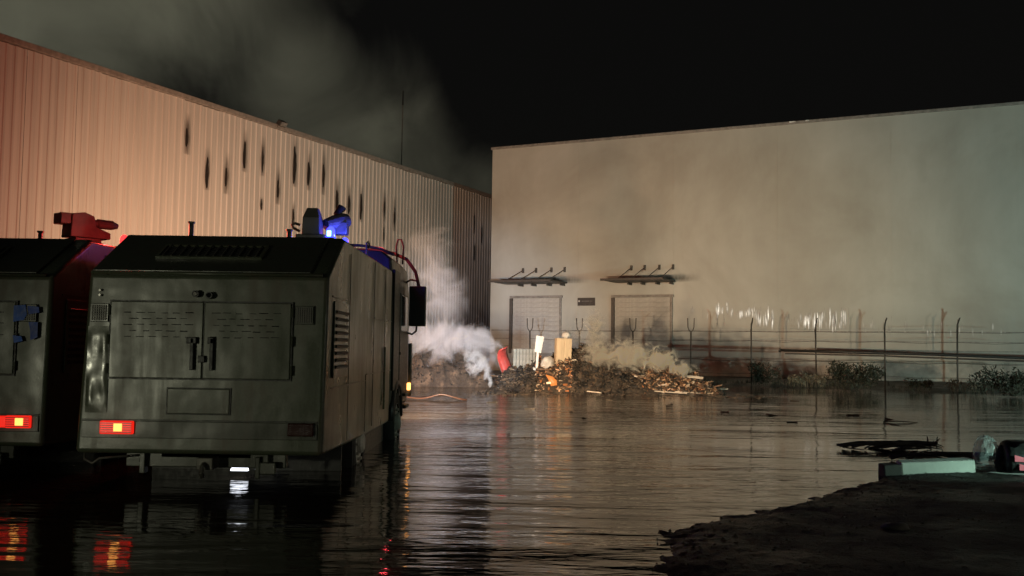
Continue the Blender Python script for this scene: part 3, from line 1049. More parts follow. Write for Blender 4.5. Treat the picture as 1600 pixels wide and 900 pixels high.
    for (x, z) in ((-1.20, .50), (-1.215, 1.7), (-1.20, 2.55), (-1.17, 2.84), (-1.02, 2.96), (0, 3.0), (1.02, 2.96), (1.17, 2.84), (1.20, 2.55), (1.215, 1.7), (1.20, .50)):
        cab_sec.append((x, z))
    cm = MB()
    rows = []
    for y, s_, zz in ((5.40, .98, 0), (5.46, 1, 0), (7.0, 1, 0), (7.65, 1, -.03), (8.02, .98, -.12)):
        rows.append([cm.bm.verts.new((x*s_, y, z + (zz if z > 2.4 else 0))) for x, z in cab_sec])
    for a, b in zip(rows, rows[1:]):
        for k in range(len(a)-1):
            cm.bm.faces.new((a[k], a[k+1], b[k+1], b[k]))
        cm.bm.faces.new((a[-1], a[0], b[0], b[-1]))
    cm.bm.faces.new(rows[0])
    cm.bm.faces.new(rows[-1][::-1])
    cab = cm.build('cab', M['paint_dark'], t, .02)
    for side in (-1, 1):
        dd = MB().box((1.215*side, 6.85, 1.50), (.04, 1.20, 1.7)).build('cab_door', M['black'], t, .01)
        MB().box((1.222*side, 6.85, 2.02), (.035, .95, .62)).build('window', M['glass'], dd, .02)
        MB().box((1.235*side, 6.35, 1.35), (.03, .18, .05)).build('handle', M['black'], dd, .008)
        MB().box((1.21*side, 5.80, 1.72), (.05, .72, 1.9)).build('cab_side_panel', M['black'], t, .01)
        arch = []
        for k in range(9):
            a = math.pi*k/8
            arch.append((1.20*side, 6.05+.62*math.cos(a), .30+.58*math.sin(a)))
        MB().tube(arch, .06, 8).build('wheel_arch', M['black'], t, smooth=True)
        MB().box((1.24*side, 6.9, .45), (.14, .5, .06)).box((1.24*side, 6.9, .65), (.12, .45, .05)).build('step', M['black'], t, .01)
        ind = MB().box((1.24*side, 7.72, .75), (.06, .10, .13)).build('indicator', M['amber_lit'], t, .012)
        MB().box((1.24*side, 7.85, 1.05), (.06, .14, .95)).build('corner_panel', M['galv'], t, .015)
        # mirrors on tubular arms
        mi = MB().box((1.42*side, 7.22, 2.17), (.29, .16, .70)).build('mirror', M['black'], t, .02)
        MB().tube([(1.17*side, 7.35, 2.58), (1.28*side, 7.30, 2.64), (1.40*side, 7.24, 2.62), (1.42*side, 7.22, 2.50)], .018, 8).build('mirror_arm', M['black'], mi, smooth=True)
        MB().tube([(1.20*side, 7.4, 1.72), (1.32*side, 7.34, 1.68), (1.40*side, 7.26, 1.74), (1.41*side, 7.23, 1.84)], .018, 8).build('mirror_arm', M['black'], mi, smooth=True)
        hl = MB().tube([(.82*side, 8.0, 1.05), (.82*side, 8.06, 1.05)], .11, 16).build('headlight', M['black'], t)
        MB().tube([(.82*side, 8.062, 1.05), (.82*side, 8.068, 1.05)], .09, 16).build('lens', M['steel'], hl)
    MB().box((0, 8.03, 2.15), (2.0, .04, .85)).build('windscreen', M['glass'], t, .03)
    MB().box((0, 8.06, .62), (2.3, .22, .36)).build('front_bumper', M['black'], t, .03)
    # tubular guard arching over the cab front
    hoop = []
    for (x, z) in ((-1.40, 1.75), (-1.36, 2.45), (-1.24, 2.86), (-1.02, 3.07), (-.7, 3.15), (0, 3.18), (.6, 3.17), (.95, 3.12), (1.18, 3.02), (1.34, 2.80), (1.42, 2.50), (1.38, 2.32)):
        hoop.append((x, 7.5, z))
    gd = MB().tube(hoop, .032, 8).build('cab_guard', M['cannon'], t, smooth=True)
    hoop2 = [(x*.93, y-1.2, z-.04) for (x, y, z) in hoop[2:-3]]
    MB().tube(hoop2, .024, 8).build('guard_hoop', M['cannon'], gd, smooth=True)
    for i in (3, 5, 7):
        MB().tube([hoop[i], (hoop[i][0]*.93, hoop[i][1]-1.2, hoop[i][2]-.04)], .02, 6).build('guard_bar', M['cannon'], gd)
    MB().tube([(1.02, 7.4, 2.95), (1.0, 7.4, 3.24), (1.03, 7.4, 3.36), (1.09, 7.4, 3.36), (1.13, 7.4, 3.24), (1.12, 7.4, 2.92)], .016, 6).build('antenna_loop', M['black'], t, smooth=True)
    # beacons
    for (bx, by, bz, colr) in beacon:
        bl = MB().tube([(bx, by, bz), (bx, by, bz+.04)], .07, 14).tube([(bx, by, bz-.12), (bx, by, bz)], .03, 8).build('beacon', M['black'], t)
        hot = M['blue_hot'] if colr == 'blue' else M['red_hot']
        MB().tube([(bx, by, bz+.04), (bx, by, bz+.15), (bx, by, bz+.18)], [.058, .05, .02], 14).build('beacon_lens', M[colr+'_beacon'], bl, smooth=True)
        MB().box((bx-.01, by-.058, bz+.09), (.05, .014, .07)).build('bulb', M['blue_hot'] if colr == 'blue' else M['red_beacon'], bl, .01)
    extra(t)
    return t


def cannon(t, x, y, z, yaw, base_w, kind):
    """roof monitor: pedestal box, angular shield head, nozzle barrel"""
    c = MB().box((0, 0, .10), (base_w, base_w*.9, .22)).build('water_cannon', M['cannon'], t, .012, loc=(x, y, z))
    if kind == 'wide':
        c.scale = (.84, .84, .74)
    c.rotation_euler = (0, 0, yaw if kind == 'wide' else 0)
    hd = MB()
    if kind == 'wide':
        hd.prism([(-.26, .22), (-.24, .62), (-.05, .66), (.10, .60), (.13, .42), (.36, .33), (.36, .22)], -.17, .17)
        hd.box((-.32, -.02+.0, 0) if False else (0, -.31, .53), (.28, .18, .19))
    else:
        hd.prism([(-.11, .21), (-.12, .42), (-.05, .55), (.08, .55), (.14, .40), (.14, .21)], lambda y_, z_: -.115+.30*max(0, (z_-.40)), lambda y_, z_: .11-.30*max(0, (z_-.40)))
    head = hd.build('cannon_head', M['cannon'], c, .012)
    if kind == 'wide':
        MB().tube([(.0, .10, .50), (.0, .20, .50), (.0, .22, .50), (.0, .44, .50), (.0, .54, .49)], [.07, .07, .088, .085, .045], 14).build('barrel', M['cannon'], c)
        MB().tube([(.08, -.02, .24), (.16, .1, .16), (.16, .34, .06)], .035, 8).build('feed_pipe', M['cannon'], c, smooth=True)
    else:
        br = MB().tube([(.14, .10, .36), (.24, .20, .40), (.31, .27, .42), (.37, .33, .45)], [.07, .10, .115, .085], 14).build('barrel', M['cannon'], c)
        br = MB().box((.30, .24, .33), (.20, .20, .16)).build('barrel_mount', M['cannon'], c, .02)
        MB().tube([(.26, .22, .50), (.30, .26, .60), (.33, .30, .58)], [.05, .05, .035], 12).build('nozzle_cap', M['black'], c)
        MB().tube([(-.16, 0, .26), (-.24, 0, .30), (-.26, 0, .34), (-.22, 0, .36), (-.16, 0, .34)], .018, 6).build('hand_ring', M['cannon'], c, smooth=True)
    return c


def extra_right(t):
    lm = MB().box((.10, 1.10, .28), (.03, .03, .40)).build('added_dome_bracket', M['galv'], t)  # added to hold the glowing dome
    dome = MB()
    dome.poly([(.10+.095*math.cos(a), 1.05, 0.07+.07*math.sin(a)) for a in [math.pi*k/10 for k in range(11)]], (0, .05, 0))  # white glint under the truck, put in as a glowing dome
    dome.build('glint_dome', M['white_glint'], lm)
    cannon(t, .575, 2.3, 2.615, 0, .36, 'tall')


def extra_left(t):
    cannon(t, .50, 2.3, 2.64, R(-42), .44, 'wide')
    # blue emblem on the rear right door, worn to patches
    MB().poly([(.86, -.034, 1.83), (.98, -.034, 1.84), (1.0, -.034, 1.74), (.97, -.034, 1.68), (.86, -.034, 1.66)], (0, -.004, 0)).build('emblem', M['emblem'], t)
    MB().poly([(1.0, -.034, 1.83), (1.12, -.034, 1.82), (1.13, -.034, 1.76), (1.02, -.034, 1.74)], (0, -.004, 0)).build('emblem', M['emblem_dark'], t)
    MB().poly([(1.02, -.034, 1.66), (1.12, -.034, 1.66), (1.12, -.034, 1.50), (1.05, -.034, 1.47), (1.04, -.034, 1.58)], (0, -.004, 0)).build('emblem', M['emblem_dark'], t)
    MB().poly([(.86, -.034, 1.52), (.95, -.034, 1.51), (.97, -.034, 1.46), (.88, -.034, 1.44)], (0, -.004, 0)).build('emblem', M['emblem'], t)


truck_r = make_truck('olive armoured truck in the middle with a blue beacon and one lit tail light', (-3.07, 9.6, 0), False, [(.83, 2.15, 2.74, 'blue'), (.20, 2.6, 2.64, 'red'), (.35, 5.9, 3.03, 'blue')], extra_right)
truck_l = make_truck('darker armoured truck cut by the left frame edge with a blue emblem', (-6.08, 10.1, 0), True, [(1.02, 2.35, 2.68, 'red')], extra_left)
# light thrown by the beacons
lamp('blue_beacon_light', 'POINT', (-2.02, 11.86, 2.74), (0.06, 0.08, 1.0), 34, 0.05)
lamp('blue_cab_light', 'POINT', (-2.72, 14.6, 3.15), (0.10, 0.10, 1.0), 12, 0.05)
lamp('red_beacon_light', 'POINT', (-4.85, 11.75, 2.84), (1.0, 0.05, 0.04), 20, 0.05)
lamp('red_roof_light', 'POINT', (-9.0, 17.5, 3.4), (1.0, 0.13, 0.07), 2000, 0.08)
lamp('red_roof_light', 'POINT', (-2.2, 16.6, 3.45), (1.0, 0.06, 0.08), 22, 0.05)


# ------------------------------------------------------------------ burnt debris heaps
def debris_material():
    m, nt, b = new_mat('burnt_debris')
    v = coords(nt, space='World')
    n = noise_tex(nt, v, 2.2, 6, 0.7)
    n2 = noise_tex(nt, v, 9, 5, 0.7)
    c = ramp(nt, n, [(0.32, (0.014, 0.011, 0.008)), (0.52, (0.045, 0.033, 0.023)), (0.68, (0.13, 0.09, 0.058))])
    nt.links.new(c, b.inputs['Base Color'])
    b.inputs['Roughness'].default_value = 0.85
    bump(nt, b, n2, 1.0, 0.08)
    return m


def chip_material():
    m, nt, b = new_mat('debris_chips')
    at = nt.nodes.new('ShaderNodeAttribute')
    at.attribute_name = 'tint'
    n = noise_tex(nt, coords(nt, space='World'), 14, 4, 0.65)
    nt.links.new(mix_col(nt, 0.6, at.outputs['Color'], ramp(nt, n, [(.35, (.35, .33, .3)), (.65, (1.3, 1.25, 1.2))]), 'MULTIPLY'), b.inputs['Base Color'])
    b.inputs['Roughness'].default_value = 0.7
    em = nt.nodes.new('ShaderNodeAttribute')
    em.attribute_name = 'ember'
    b.inputs['Emission Color'].default_value = (1.0, 0.26, 0.05, 1)
    nt.links.new(math_node(nt, 'MULTIPLY', em.outputs['Fac'], 1.1), b.inputs['Emission Strength'])
    return m


M['debris'] = debris_material()
M['chip'] = chip_material()


def heap(name, label, x0, x1, y, depth, hfun, seed, chips, palette, size=(.04, .19)):
    rg = random.Random(seed)
    t = thing(name, label, 'debris pile', ((x0+x1)/2, y, 0), group='smouldering debris heaps')
    nx_, ny_ = 90, 30
    w = x1-x0

    def hh(u, v_):
        e = max(0.0, 1-(2*v_-1)**2)**.75
        z = hfun(u)*e
        z *= 1 + .75*fbm(u*w*1.4, v_*depth*1.4, seed, 4)
        z += .22*fbm(u*w*3.6, v_*depth*3.6, seed+5, 3)*min(1, z*3)
        return z-.08
    vs, fs = [], []
    for j in range(ny_+1):
        for i in range(nx_+1):
            u, v_ = i/nx_, j/ny_
            vs.append(((u-.5)*w, (v_-.5)*depth, hh(u, v_)))
    for j in range(ny_):
        for i in range(nx_):
            a = j*(nx_+1)+i
            fs.append((a, a+1, a+nx_+2, a+nx_+1))
    mesh_obj('mound', vs, fs, M['debris'], t, smooth=True)
    cv, cf, tint, emb = [], [], [], []
    for k in range(chips):
        u = rg.random()
        v_ = rg.betavariate(1.3, 2.2)*.9
        pal, esz, ember = palette(u, rg)
        z = hh(u, v_)
        if z < -.05 and rg.random() < .6:
            continue
        c = Vector(((u-.5)*w, (v_-.5)*depth, z+rg.uniform(-.02, .07)))
        L = rg.uniform(*size)*esz
        dims = (L, L*rg.uniform(.15, .6), L*rg.uniform(.04, .25))
        rot = Matrix.Rotation(rg.uniform(0, 6.28), 3, 'Z') @ Matrix.Rotation(rg.gauss(0, .6), 3, 'X') @ Matrix.Rotation(rg.gauss(0, .6), 3, 'Y')
        i0 = len(cv)
        for dz in (-1, 1):
            for dx, dy in ((-1, -1), (1, -1), (1, 1), (-1, 1)):
                cv.append(c + rot @ Vector((dx*dims[0]/2*rg.uniform(.7, 1.1), dy*dims[1]/2*rg.uniform(.6, 1.1), dz*dims[2]/2)))
        for q in ((3, 2, 1, 0), (4, 5, 6, 7), (0, 1, 5, 4), (1, 2, 6, 5), (2, 3, 7, 6), (3, 0, 4, 7)):
            cf.append(tuple(i0+a for a in q))
        tint += [pal + (1,)]*8
        emb += [ember]*8
    o = mesh_obj('rubble', cv, cf, M['chip'], t)
    a = o.data.attributes.new('tint', 'FLOAT_COLOR', 'POINT')
    a.data.foreach_set('color', [c for q in tint for c in q])
    a = o.data.attributes.new('ember', 'FLOAT', 'POINT')
    a.data.foreach_set('value', emb)
    tag(o, kind='stuff')
    return t, hh


def interp(pts):
    def fn(u):
        for (a, ha), (b, hb) in zip(pts, pts[1:]):
            if a <= u <= b:
                k = (u-a)/(b-a)
                return ha+(hb-ha)*k
        return 0
    return fn


TAN = [(.34, .19, .10), (.24, .12, .06), (.46, .30, .18), (.16, .08, .045), (.58, .46, .34), (.10, .055, .03)]
DARK = [(.018, .015, .012), (.03, .023, .017), (.06, .042, .028), (.012, .011, .010), (.10, .072, .048)]


def main_palette(u, rg):
    lit = (.17 < u < .33) or (.63 < u < .96)
    if lit and rg.random() < .70:
        e = rg.random()
        return rg.choice(TAN), .8, (rg.uniform(.05, .5) if e < .22 and u < .33 else (rg.uniform(.05, .3) if e < .06 else 0))
    return rg.choice(DARK), 1.1, 0.0


main_heap, hmain = heap('debris_heap', 'long smouldering debris heap with orange lit scraps before the loading doors', -0.5, 7.4, 34.1, 2.6,
                        interp([(0, .45), (.06, .75), (.14, .95), (.24, 1.10), (.33, 1.30), (.42, 1.25), (.55, 1.10), (.66, 1.0), (.76, .92), (.85, .78), (.93, .45), (1, .05)]), 3, 6500, main_palette)
grey_heap, hgrey = heap('debris_heap', 'low grey ash heap in the smoke beside the ribbed wall', -4.6, -0.5, 37.0, 2.4,
                        interp([(0, .6), (.15, .9), (.3, 1.25), (.45, 1.4), (.6, 1.25), (.75, 1.05), (.9, .9), (1, .3)]), 9, 1000, lambda u, rg: (rg.choice(DARK[:4]), .8, 0.0))
small_heap, hs = heap('debris_heap', 'small dark mound in the water under the white smoke jet', -0.95, 0.35, 31.9, .8, interp([(0, .02), (.5, .20), (1, .02)]), 15, 160, lambda u, rg: (rg.choice(DARK), .6, 0.0))
M['plank'] = simple_mat('charred_plank', (0.20, 0.13, 0.085), 0.7, 0, 0.6, 4, (1, 8, 8))
M['plank_pale'] = simple_mat('pale_plank', (0.55, 0.46, 0.37), 0.7, 0, 0.4, 4, (1, 8, 8))
rg = random.Random(21)
for k in range(26):
    u = rg.choice([rg.uniform(.15, .34), rg.uniform(.62, .98), rg.uniform(.62, .98), rg.random()])
    v_ = rg.uniform(.06, .45)
    L = rg.uniform(.25, .75)
    rot = Matrix.Rotation(rg.gauss(0, .5), 3, 'Z') @ Matrix.Rotation(rg.gauss(0, .22), 3, 'Y') @ Matrix.Rotation(rg.gauss(0, .5), 3, 'X')
    MB().box((0, 0, 0), (L, rg.uniform(.05, .10), .025), rot).build('plank', M['plank_pale'] if rg.random() < .4 else M['plank'], main_heap, loc=((u-.5)*8.1, (v_-.5)*2.6, hmain(u, v_)+.06))
for (px, py, L, a) in ((4.85, 32.95, 1.0, -.12), (5.55, 32.85, 1.1, -.08), (6.15, 32.9, .9, .03), (5.2, 33.1, .7, .25), (2.9, 32.2, .5, -.5)):
    MB().box((0, 0, 0), (L, .10, .03), Matrix.Rotation(a, 3, 'Z') @ Matrix.Rotation(.06, 3, 'Y')).build('plank', M['plank_pale'], main_heap, loc=(px-3.55, py-34.1, .05))

# things standing in the heap
M['red_plastic'] = simple_mat('red_plastic', (0.27, 0.036, 0.03), 0.35, 0, 0.25)
M['white_board'] = simple_mat('white_board', (0.44, 0.43, 0.41), 0.5, 0, 0.12)
M['tan_board'] = simple_mat('tan_cardboard', (0.46, 0.36, 0.24), 0.75, 0, 0.18, 3, (5, 5, .6))
ch = thing('red_chair', 'red plastic seat shell leaning out of the heap end', 'chair', (-0.02, 33.7, .55), (R(-6), R(-22), R(35)))
shell = MB()
rows = []
for i in range(9):
    t_ = i/8
    zz = 1.0*math.sin(t_*1.5)
    wv = .22-.05*t_**2
    yy = -.34*max(0, t_-.45)**1.3*2.2
    rows.append([shell.bm.verts.new((s_*wv, yy+.10*s_*s_, zz)) for s_ in (-1, -.5, 0, .5, 1)])
for a, b in zip(rows, rows[1:]):
    for k in range(4):
        shell.bm.faces.new((a[k], a[k+1], b[k+1], b[k]))
o = shell.build('seat_shell', M['red_plastic'], ch, smooth=True)
md = o.modifiers.new('thick', 'SOLIDIFY')
md.thickness = .035
for sx in (-.20, .20):
    MB().tube([(sx, .14, -.25), (sx*.95, .16, .5), (sx*.7, .05, .98)], .02, 8).build('leg', M['galv'], ch, smooth=True)

wb = thing('white_board', 'white tapered board on a thin leg standing in the heap', 'board', (0.92, 33.6, .72), (0, R(3), R(-6)))
MB().poly([(-.14, 0, .62), (.10, 0, .60), (.17, 0, 1.18), (-.11, 0, 1.20)], (0, .04, 0)).build('panel', M['white_board'], wb, .01)
MB().box((-.02, .02, .3), (.09, .04, .64)).box((-.08, .02, .02), (.20, .06, .08), Matrix.Rotation(.5, 3, 'Y')).build('leg', M['white_board'], wb, .008)

tb = thing('cupboard', 'tall tan cardboard cupboard standing upright in the heap', 'cupboard', (1.80, 33.7, .72), (0, R(1.5), R(8)))
MB().box((0, 0, .56), (.54, .40, 1.12)).build('carcass', M['tan_board'], tb, .012)
for sx in (-.135, .135):
    MB().box((sx, -.21, .56), (.255, .02, 1.06)).build('door', M['tan_board'], tb, .006)
rl = thing('white_bundle', 'white crumpled bundle on top of the tan cupboard', 'bundle', (1.93, 33.7, 1.85))
bmm = bmesh.new()
bmesh.ops.create_icosphere(bmm, subdivisions=3, radius=1)
for v_ in bmm.verts:
    k = 1+.28*mnoise.noise(v_.co*2.1)+.12*mnoise.noise(v_.co*6)
    v_.co = Vector((v_.co.x*.16*k, v_.co.y*.13*k, .11+v_.co.z*.125*k))
mb = MB()
mb.bm.free()
mb.bm = bmm
mb.build('cloth', M['white_board'], rl, smooth=True)
gb = thing('grey_sack', 'pale grey crumpled sack between the white board and the cupboard', 'sack', (1.28, 33.7, .75))
bmm = bmesh.new()
bmesh.ops.create_icosphere(bmm, subdivisions=3, radius=1)
for v_ in bmm.verts:
    k = 1+.3*mnoise.noise(v_.co*1.8+Vector((3, 0, 0)))+.12*mnoise.noise(v_.co*6)
    v_.co = Vector((v_.co.x*.26*k, v_.co.y*.2*k, .20+v_.co.z*.26*k))
mb = MB()
mb.bm.free()
mb.bm = bmm
mb.build('sack_body', simple_mat('grey_sack', (.42, .40, .37), .7), gb, smooth=True)
cr = thing('crate', 'grey slatted crate behind the red seat shell', 'crate', (0.45, 34.2, .62), (0, 0, R(6)))
MB().box((0, .06, .42), (.80, .55, .84)).build('box', simple_mat('crate_grey', (.11, .105, .09), .7), cr, .01)
me = MB().box((0, 0, 0), (.085, .03, .80)).mesh('slat', simple_mat('crate_slat', (.17, .165, .14), .7))
for k in range(7):
    link('slat', me, cr, (-.345+k*.115, -.235, .42))

# flame and its light
fm, fnt, fb = new_mat('flame')
fb.inputs['Base Color'].default_value = (.1, .03, .01, 1)
fb.inputs['Emission Color'].default_value = (1.0, .30, .06, 1)
fb.inputs['Emission Strength'].default_value = 0.9
fm2 = emit_mat('flame_core', (1.0, .66, .34), 1.6)
fo = thing('flame', 'small orange flame burning low in the heap front', 'flame', (1.42, 32.92, .22))
MB().tube([(0.06, 0, 0), (0.04, 0, .12), (-.06, 0, .24), (-.22, 0, .36)], [.11, .13, .09, .01], 10).build('flame_tongue', fm, fo, smooth=True)
MB().tube([(-.20, -.03, .08), (-.05, -.05, .10), (.06, -.05, .0)], [.03, .045, .015], 8).build('flame_core', fm2, fo, smooth=True)

# ------------------------------------------------------------------ floating and shore things
fb_ = thing('floating_board', 'curled brown board floating beside the middle truck', 'board', (-2.3, 26.6, .02), (0, 0, R(-14)))
rows = []
mb = MB()
for i in range(15):
    u = i/14
    row = []
    for j in range(5):
        v_ = j/4
        e = math.sin(math.pi*min(1, u*1.02))**.35 if u > .5 else 1
        row.append(mb.bm.verts.new(((u-.5)*2.3, (v_-.5)*.75*e, .03+.13*math.exp(-((u-.72)/.16)**2)*(1-v_*.5)+.07*(1-u)+.02*math.sin(9*u+v_*3))))
    rows.append(row)
for a, b in zip(rows, rows[1:]):
    for k in range(4):
        mb.bm.faces.new((a[k], a[k+1], b[k+1], b[k]))
o = mb.build('board_sheet', simple_mat('wet_board', (.085, .040, .026), .4, 0, .5, 3, (.5, 4, 4)), fb_, smooth=True)
md = o.modifiers.new('thick', 'SOLIDIFY')
md.thickness = .03

# scraps lying in the shallows
sc = []
rg = random.Random(5)
mb = MB()
for k in range(240):
    u = rg.random()
    x = rg.uniform(-1.2, 8.6)
    y = rg.gauss(31.6, .8) if rg.random() < .7 else rg.uniform(18, 30)
    if y < 30 and rg.random() < .75:
        continue
    L = rg.uniform(.05, .32)
    mb.box((x, y, .006), (L, L*rg.uniform(.15, .5), .03), Matrix.Rotation(rg.uniform(-.5, .5), 3, 'Z') @ Matrix.Rotation(rg.gauss(0, .15), 3, 'Y'))
o = mb.build('floating_scraps', M['debris'])
tag(o, 'small dark scraps floating on the flood water before the heap', 'scraps', kind='stuff')


def branch_pile(label, x, y, length, n, seed, rotz, spread):
    rg = random.Random(seed)
    t = thing('dead_branch', label, 'branch', (x, y, 0), (0, 0, rotz), 'dead branches in the shallows')
    mb = MB()
    for k in range(n):
        a0 = rg.uniform(-.5, .25)*length
        L = rg.uniform(.35, .75)*length
        yy = rg.gauss(0, spread)
        z0 = rg.uniform(.0, .07)
        p = []
        for i in range(6):
            q = i/5
            p.append((min(length*.52, a0+L*q), yy+rg.gauss(0, .02)+.08*math.sin(q*3+k), z0+.05*math.sin(q*math.pi)+rg.gauss(0, .008)))
        r0 = rg.uniform(.008, .022)
        mb.tube(p, [r0*(1-.7*i/5) for i in range(6)], 5)
    mb.build('twigs', M['post'], t, smooth=True)
    mm = MB()
    mm.tube([(-.5*length, 0, .05), (-.1*length, .02, .10), (.3*length, .0, .10), (.5*length, .03, .09)], [.012, .03, .04, .03], 7)
    for k in range(5):
        a = rg.uniform(.36, .5)*length
        mm.tube([(a, 0, .09), (a+rg.uniform(-.03, .09), rg.uniform(-.06, .06), .12+rg.uniform(.0, .09))], [.02, .006], 5)
    mm.build('stem', M['post'], t, smooth=True)
    return t


branch_pile('bundle of dark dead branches lying in the shallow water', 5.75, 14.75, 1.55, 26, 2, R(2), .13)
branch_pile('low dark line of twigs at the water edge behind the kerbstone', 5.95, 13.2, 1.5, 16, 4, R(-6), .06)
st = thing('thin_stick', 'thin bent stick poking out of the water near the forked reflection', 'stick', (7.93, 20.5, 0))
MB().tube([(-.02, 0, -.05), (0.0, 0, .02), (.25, 0, .03), (.55, .02, .02), (.85, .03, -.02)], [.012, .016, .014, .01, .005], 5).tube([(0, 0, .0), (-.06, -.6, .01), (-.02, -1.0, -.01)], .010, 5).build('twig', M['post'], st, smooth=True)

kb = thing('kerbstone', 'pale painted kerbstone lit green-white lying at the shore', 'kerbstone', (5.07, 11.62, .0), (R(2), R(-2.4), R(4)))
MB().prism([(-.10, -.02), (-.085, .185), (.06, .20), (.09, -.02)], -.42, .49).build('stone', simple_mat('pale_stone', (.62, .64, .58), .7, 0, .15, 4), kb, .014)
MB().prism([(-.12, -.02), (-.10, .165), (.06, .17), (.08, -.02)], -.64, -.425).build('stone_end', simple_mat('dark_stone', (.07, .066, .06), .85), kb, .014)

# crumpled clear plastic sheet
pm, pnt, pb = new_mat('clear_plastic')
pb.inputs['Base Color'].default_value = (.55, .6, .6, 1)
pb.inputs['Roughness'].default_value = .18
pb.inputs['Alpha'].default_value = .36
bump(pnt, pb, noise_tex(pnt, coords(pnt), 9, 4, .6), .8, .05)
pl = thing('plastic_bag', 'crumpled clear plastic bag standing beside the kerbstone', 'plastic bag', (5.74, 11.62, .06))
bmm = bmesh.new()
bmesh.ops.create_icosphere(bmm, subdivisions=4, radius=1)
for v_ in bmm.verts:
    n_ = v_.co.copy()
    k = 1+.24*mnoise.noise(n_*1.7+Vector((1, 5, 2)))+.14*mnoise.noise(n_*4.5)+.07*mnoise.noise(n_*11)
    tz = (n_.z+1)/2
    v_.co = Vector((n_.x*(.19-.07*tz)*k-.03*tz, n_.y*.14*k, .21+n_.z*.235*k))
mb = MB()
mb.bm.free()
mb.bm = bmm
mb.build('bag_skin', pm, pl, smooth=True)

# dark rounded bag with pinkish red stripes at the frame edge
rb = thing('equipment_bag', 'black rounded equipment bag with pinkish red stripes at the right edge', 'bag', (6.07, 11.5, .06), (0, 0, R(-8)))
MB().prism([(-.20, 0), (-.22, .20), (-.12, .37), (.10, .40), (.22, .26), (.2, 0)], -.22, .40).build('bag_body', M['black'], rb, .09, seg=4)
MB().tube([(-.16, -.10, .30), (-.06, -.20, .36), (.12, -.2, .37), (.3, -.12, .3)], .018, 8).build('strap', M['rubber'], rb, smooth=True)
ms_ = simple_mat('pink_reflective_strip', (.85, .16, .22), .4, 0, .15)
for zz, x0_ in ((.19, -.15), (.09, -.10)):
    MB().poly([(x0_, -.232, zz-.03), (.38, -.232, zz-.045), (.38, -.226, zz+.035), (x0_+.10, -.226, zz+.02), (x0_, -.226, zz+.045)], (0, -.008, 0)).build('stripe', ms_, rb)
MB().tube([(-.24, -.05, .02), (-.28, -.06, .12), (-.24, -.04, .24), (-.2, 0, .30)], .045, 8).build('side_handle', M['rubber'], rb, smooth=True)


# ------------------------------------------------------------------ smoke
sph = bmesh.new()
bmesh.ops.create_icosphere(sph, subdivisions=3, radius=1)
SPH = bpy.data.meshes.new('smoke_puff')
sph.to_mesh(SPH)
sph.free()


def smoke_material(name, density, color, scale, lo, hi, soft=0.75, dist=1.2, stretch=(1, 1, 1), erode=1.0):
    m = bpy.data.materials.new(name)
    m.use_nodes = True
    nt = m.node_tree
    nt.nodes.clear()
    out = nt.nodes.new('ShaderNodeOutputMaterial')
    pv = nt.nodes.new('ShaderNodeVolumePrincipled')
    pv.inputs['Color'].default_value = color + (1,)
    pv.inputs['Anisotropy'].default_value = 0.1
    tc = nt.nodes.new('ShaderNodeTexCoord')
    ln = nt.nodes.new('ShaderNodeVectorMath')
    ln.operation = 'LENGTH'
    nt.links.new(tc.outputs['Object'], ln.inputs[0])
    fall = nt.nodes.new('ShaderNodeMapRange')
    fall.interpolation_type = 'SMOOTHSTEP'
    fall.inputs[1].default_value, fall.inputs[2].default_value = 0.97, 0.97-soft
    nt.links.new(ln.outputs['Value'], fall.inputs[0])
    n = noise_tex(nt, coords(nt, stretch, 'World'), scale, 6, 0.66, dist)
    nr = nt.nodes.new('ShaderNodeMapRange')
    nr.inputs[1].default_value, nr.inputs[2].default_value = lo, hi
    nr.inputs[3].default_value, nr.inputs[4].default_value = 1.0, 0.0
    nt.links.new(n, nr.inputs[0])
    e = math_node(nt, 'SUBTRACT', math_node(nt, 'MULTIPLY', fall.outputs[0], 1.05+0.3*erode), math_node(nt, 'MULTIPLY', nr.outputs[0], erode), True)
    d = math_node(nt, 'MULTIPLY', e, density)
    nt.links.new(d, pv.inputs['Density'])
    nt.links.new(pv.outputs[0], out.inputs['Volume'])
    return m


def plume(name, label, base, puffs, color, scale, lo, hi, **kw):
    t = thing(name, label, 'smoke', base)
    cache = {}
    for (x, y, z, rx, ry, rz, d) in puffs:
        if d not in cache:
            me = SPH.copy()
            me.materials.append(smoke_material(name + '_volume', d, color, scale, lo, hi, **kw))
            cache[d] = me
        o = link('smoke_puff', cache[d], t, (x-base[0], y-base[1], z-base[2]))
        o.scale = (rx, ry, rz)
    return t


plume('smoke_plume', 'pale bluish smoke drifting up from the grey ash heap beside the truck mirror', (-2.0, 35.2, 0),
      [(-2.6, 35.0, 1.75, 2.5, 1.0, 1.45, 3.6), (-1.3, 34.8, 1.7, 1.7, .9, 1.35, 3.6), (-2.7, 35.2, 3.4, 2.1, .9, 2.4, 1.5), (-3.2, 35.4, 5.0, 1.8, .9, 2.6, .9), (-.9, 34.6, 1.0, 1.2, .6, 1.1, 3.6)],
      (.90, .93, 1.0), .8, .30, .72, soft=.95, dist=1.7, erode=1.2)
plume('smoke_jet', 'dense white jet of smoke rising from the small mound in the water', (-.75, 32.0, 0),
      [(-.68, 31.95, .34, .14, .13, .42, 26), (-.78, 31.95, .66, .24, .2, .46, 18), (-.98, 32.0, .98, .38, .25, .55, 12), (-1.3, 32.1, 1.2, .55, .3, .70, 7), (-1.25, 32.1, .75, .45, .3, .45, 7)],
      (.92, .95, 1.0), 3.4, .30, .68, soft=.95, dist=1.6, erode=1.25)
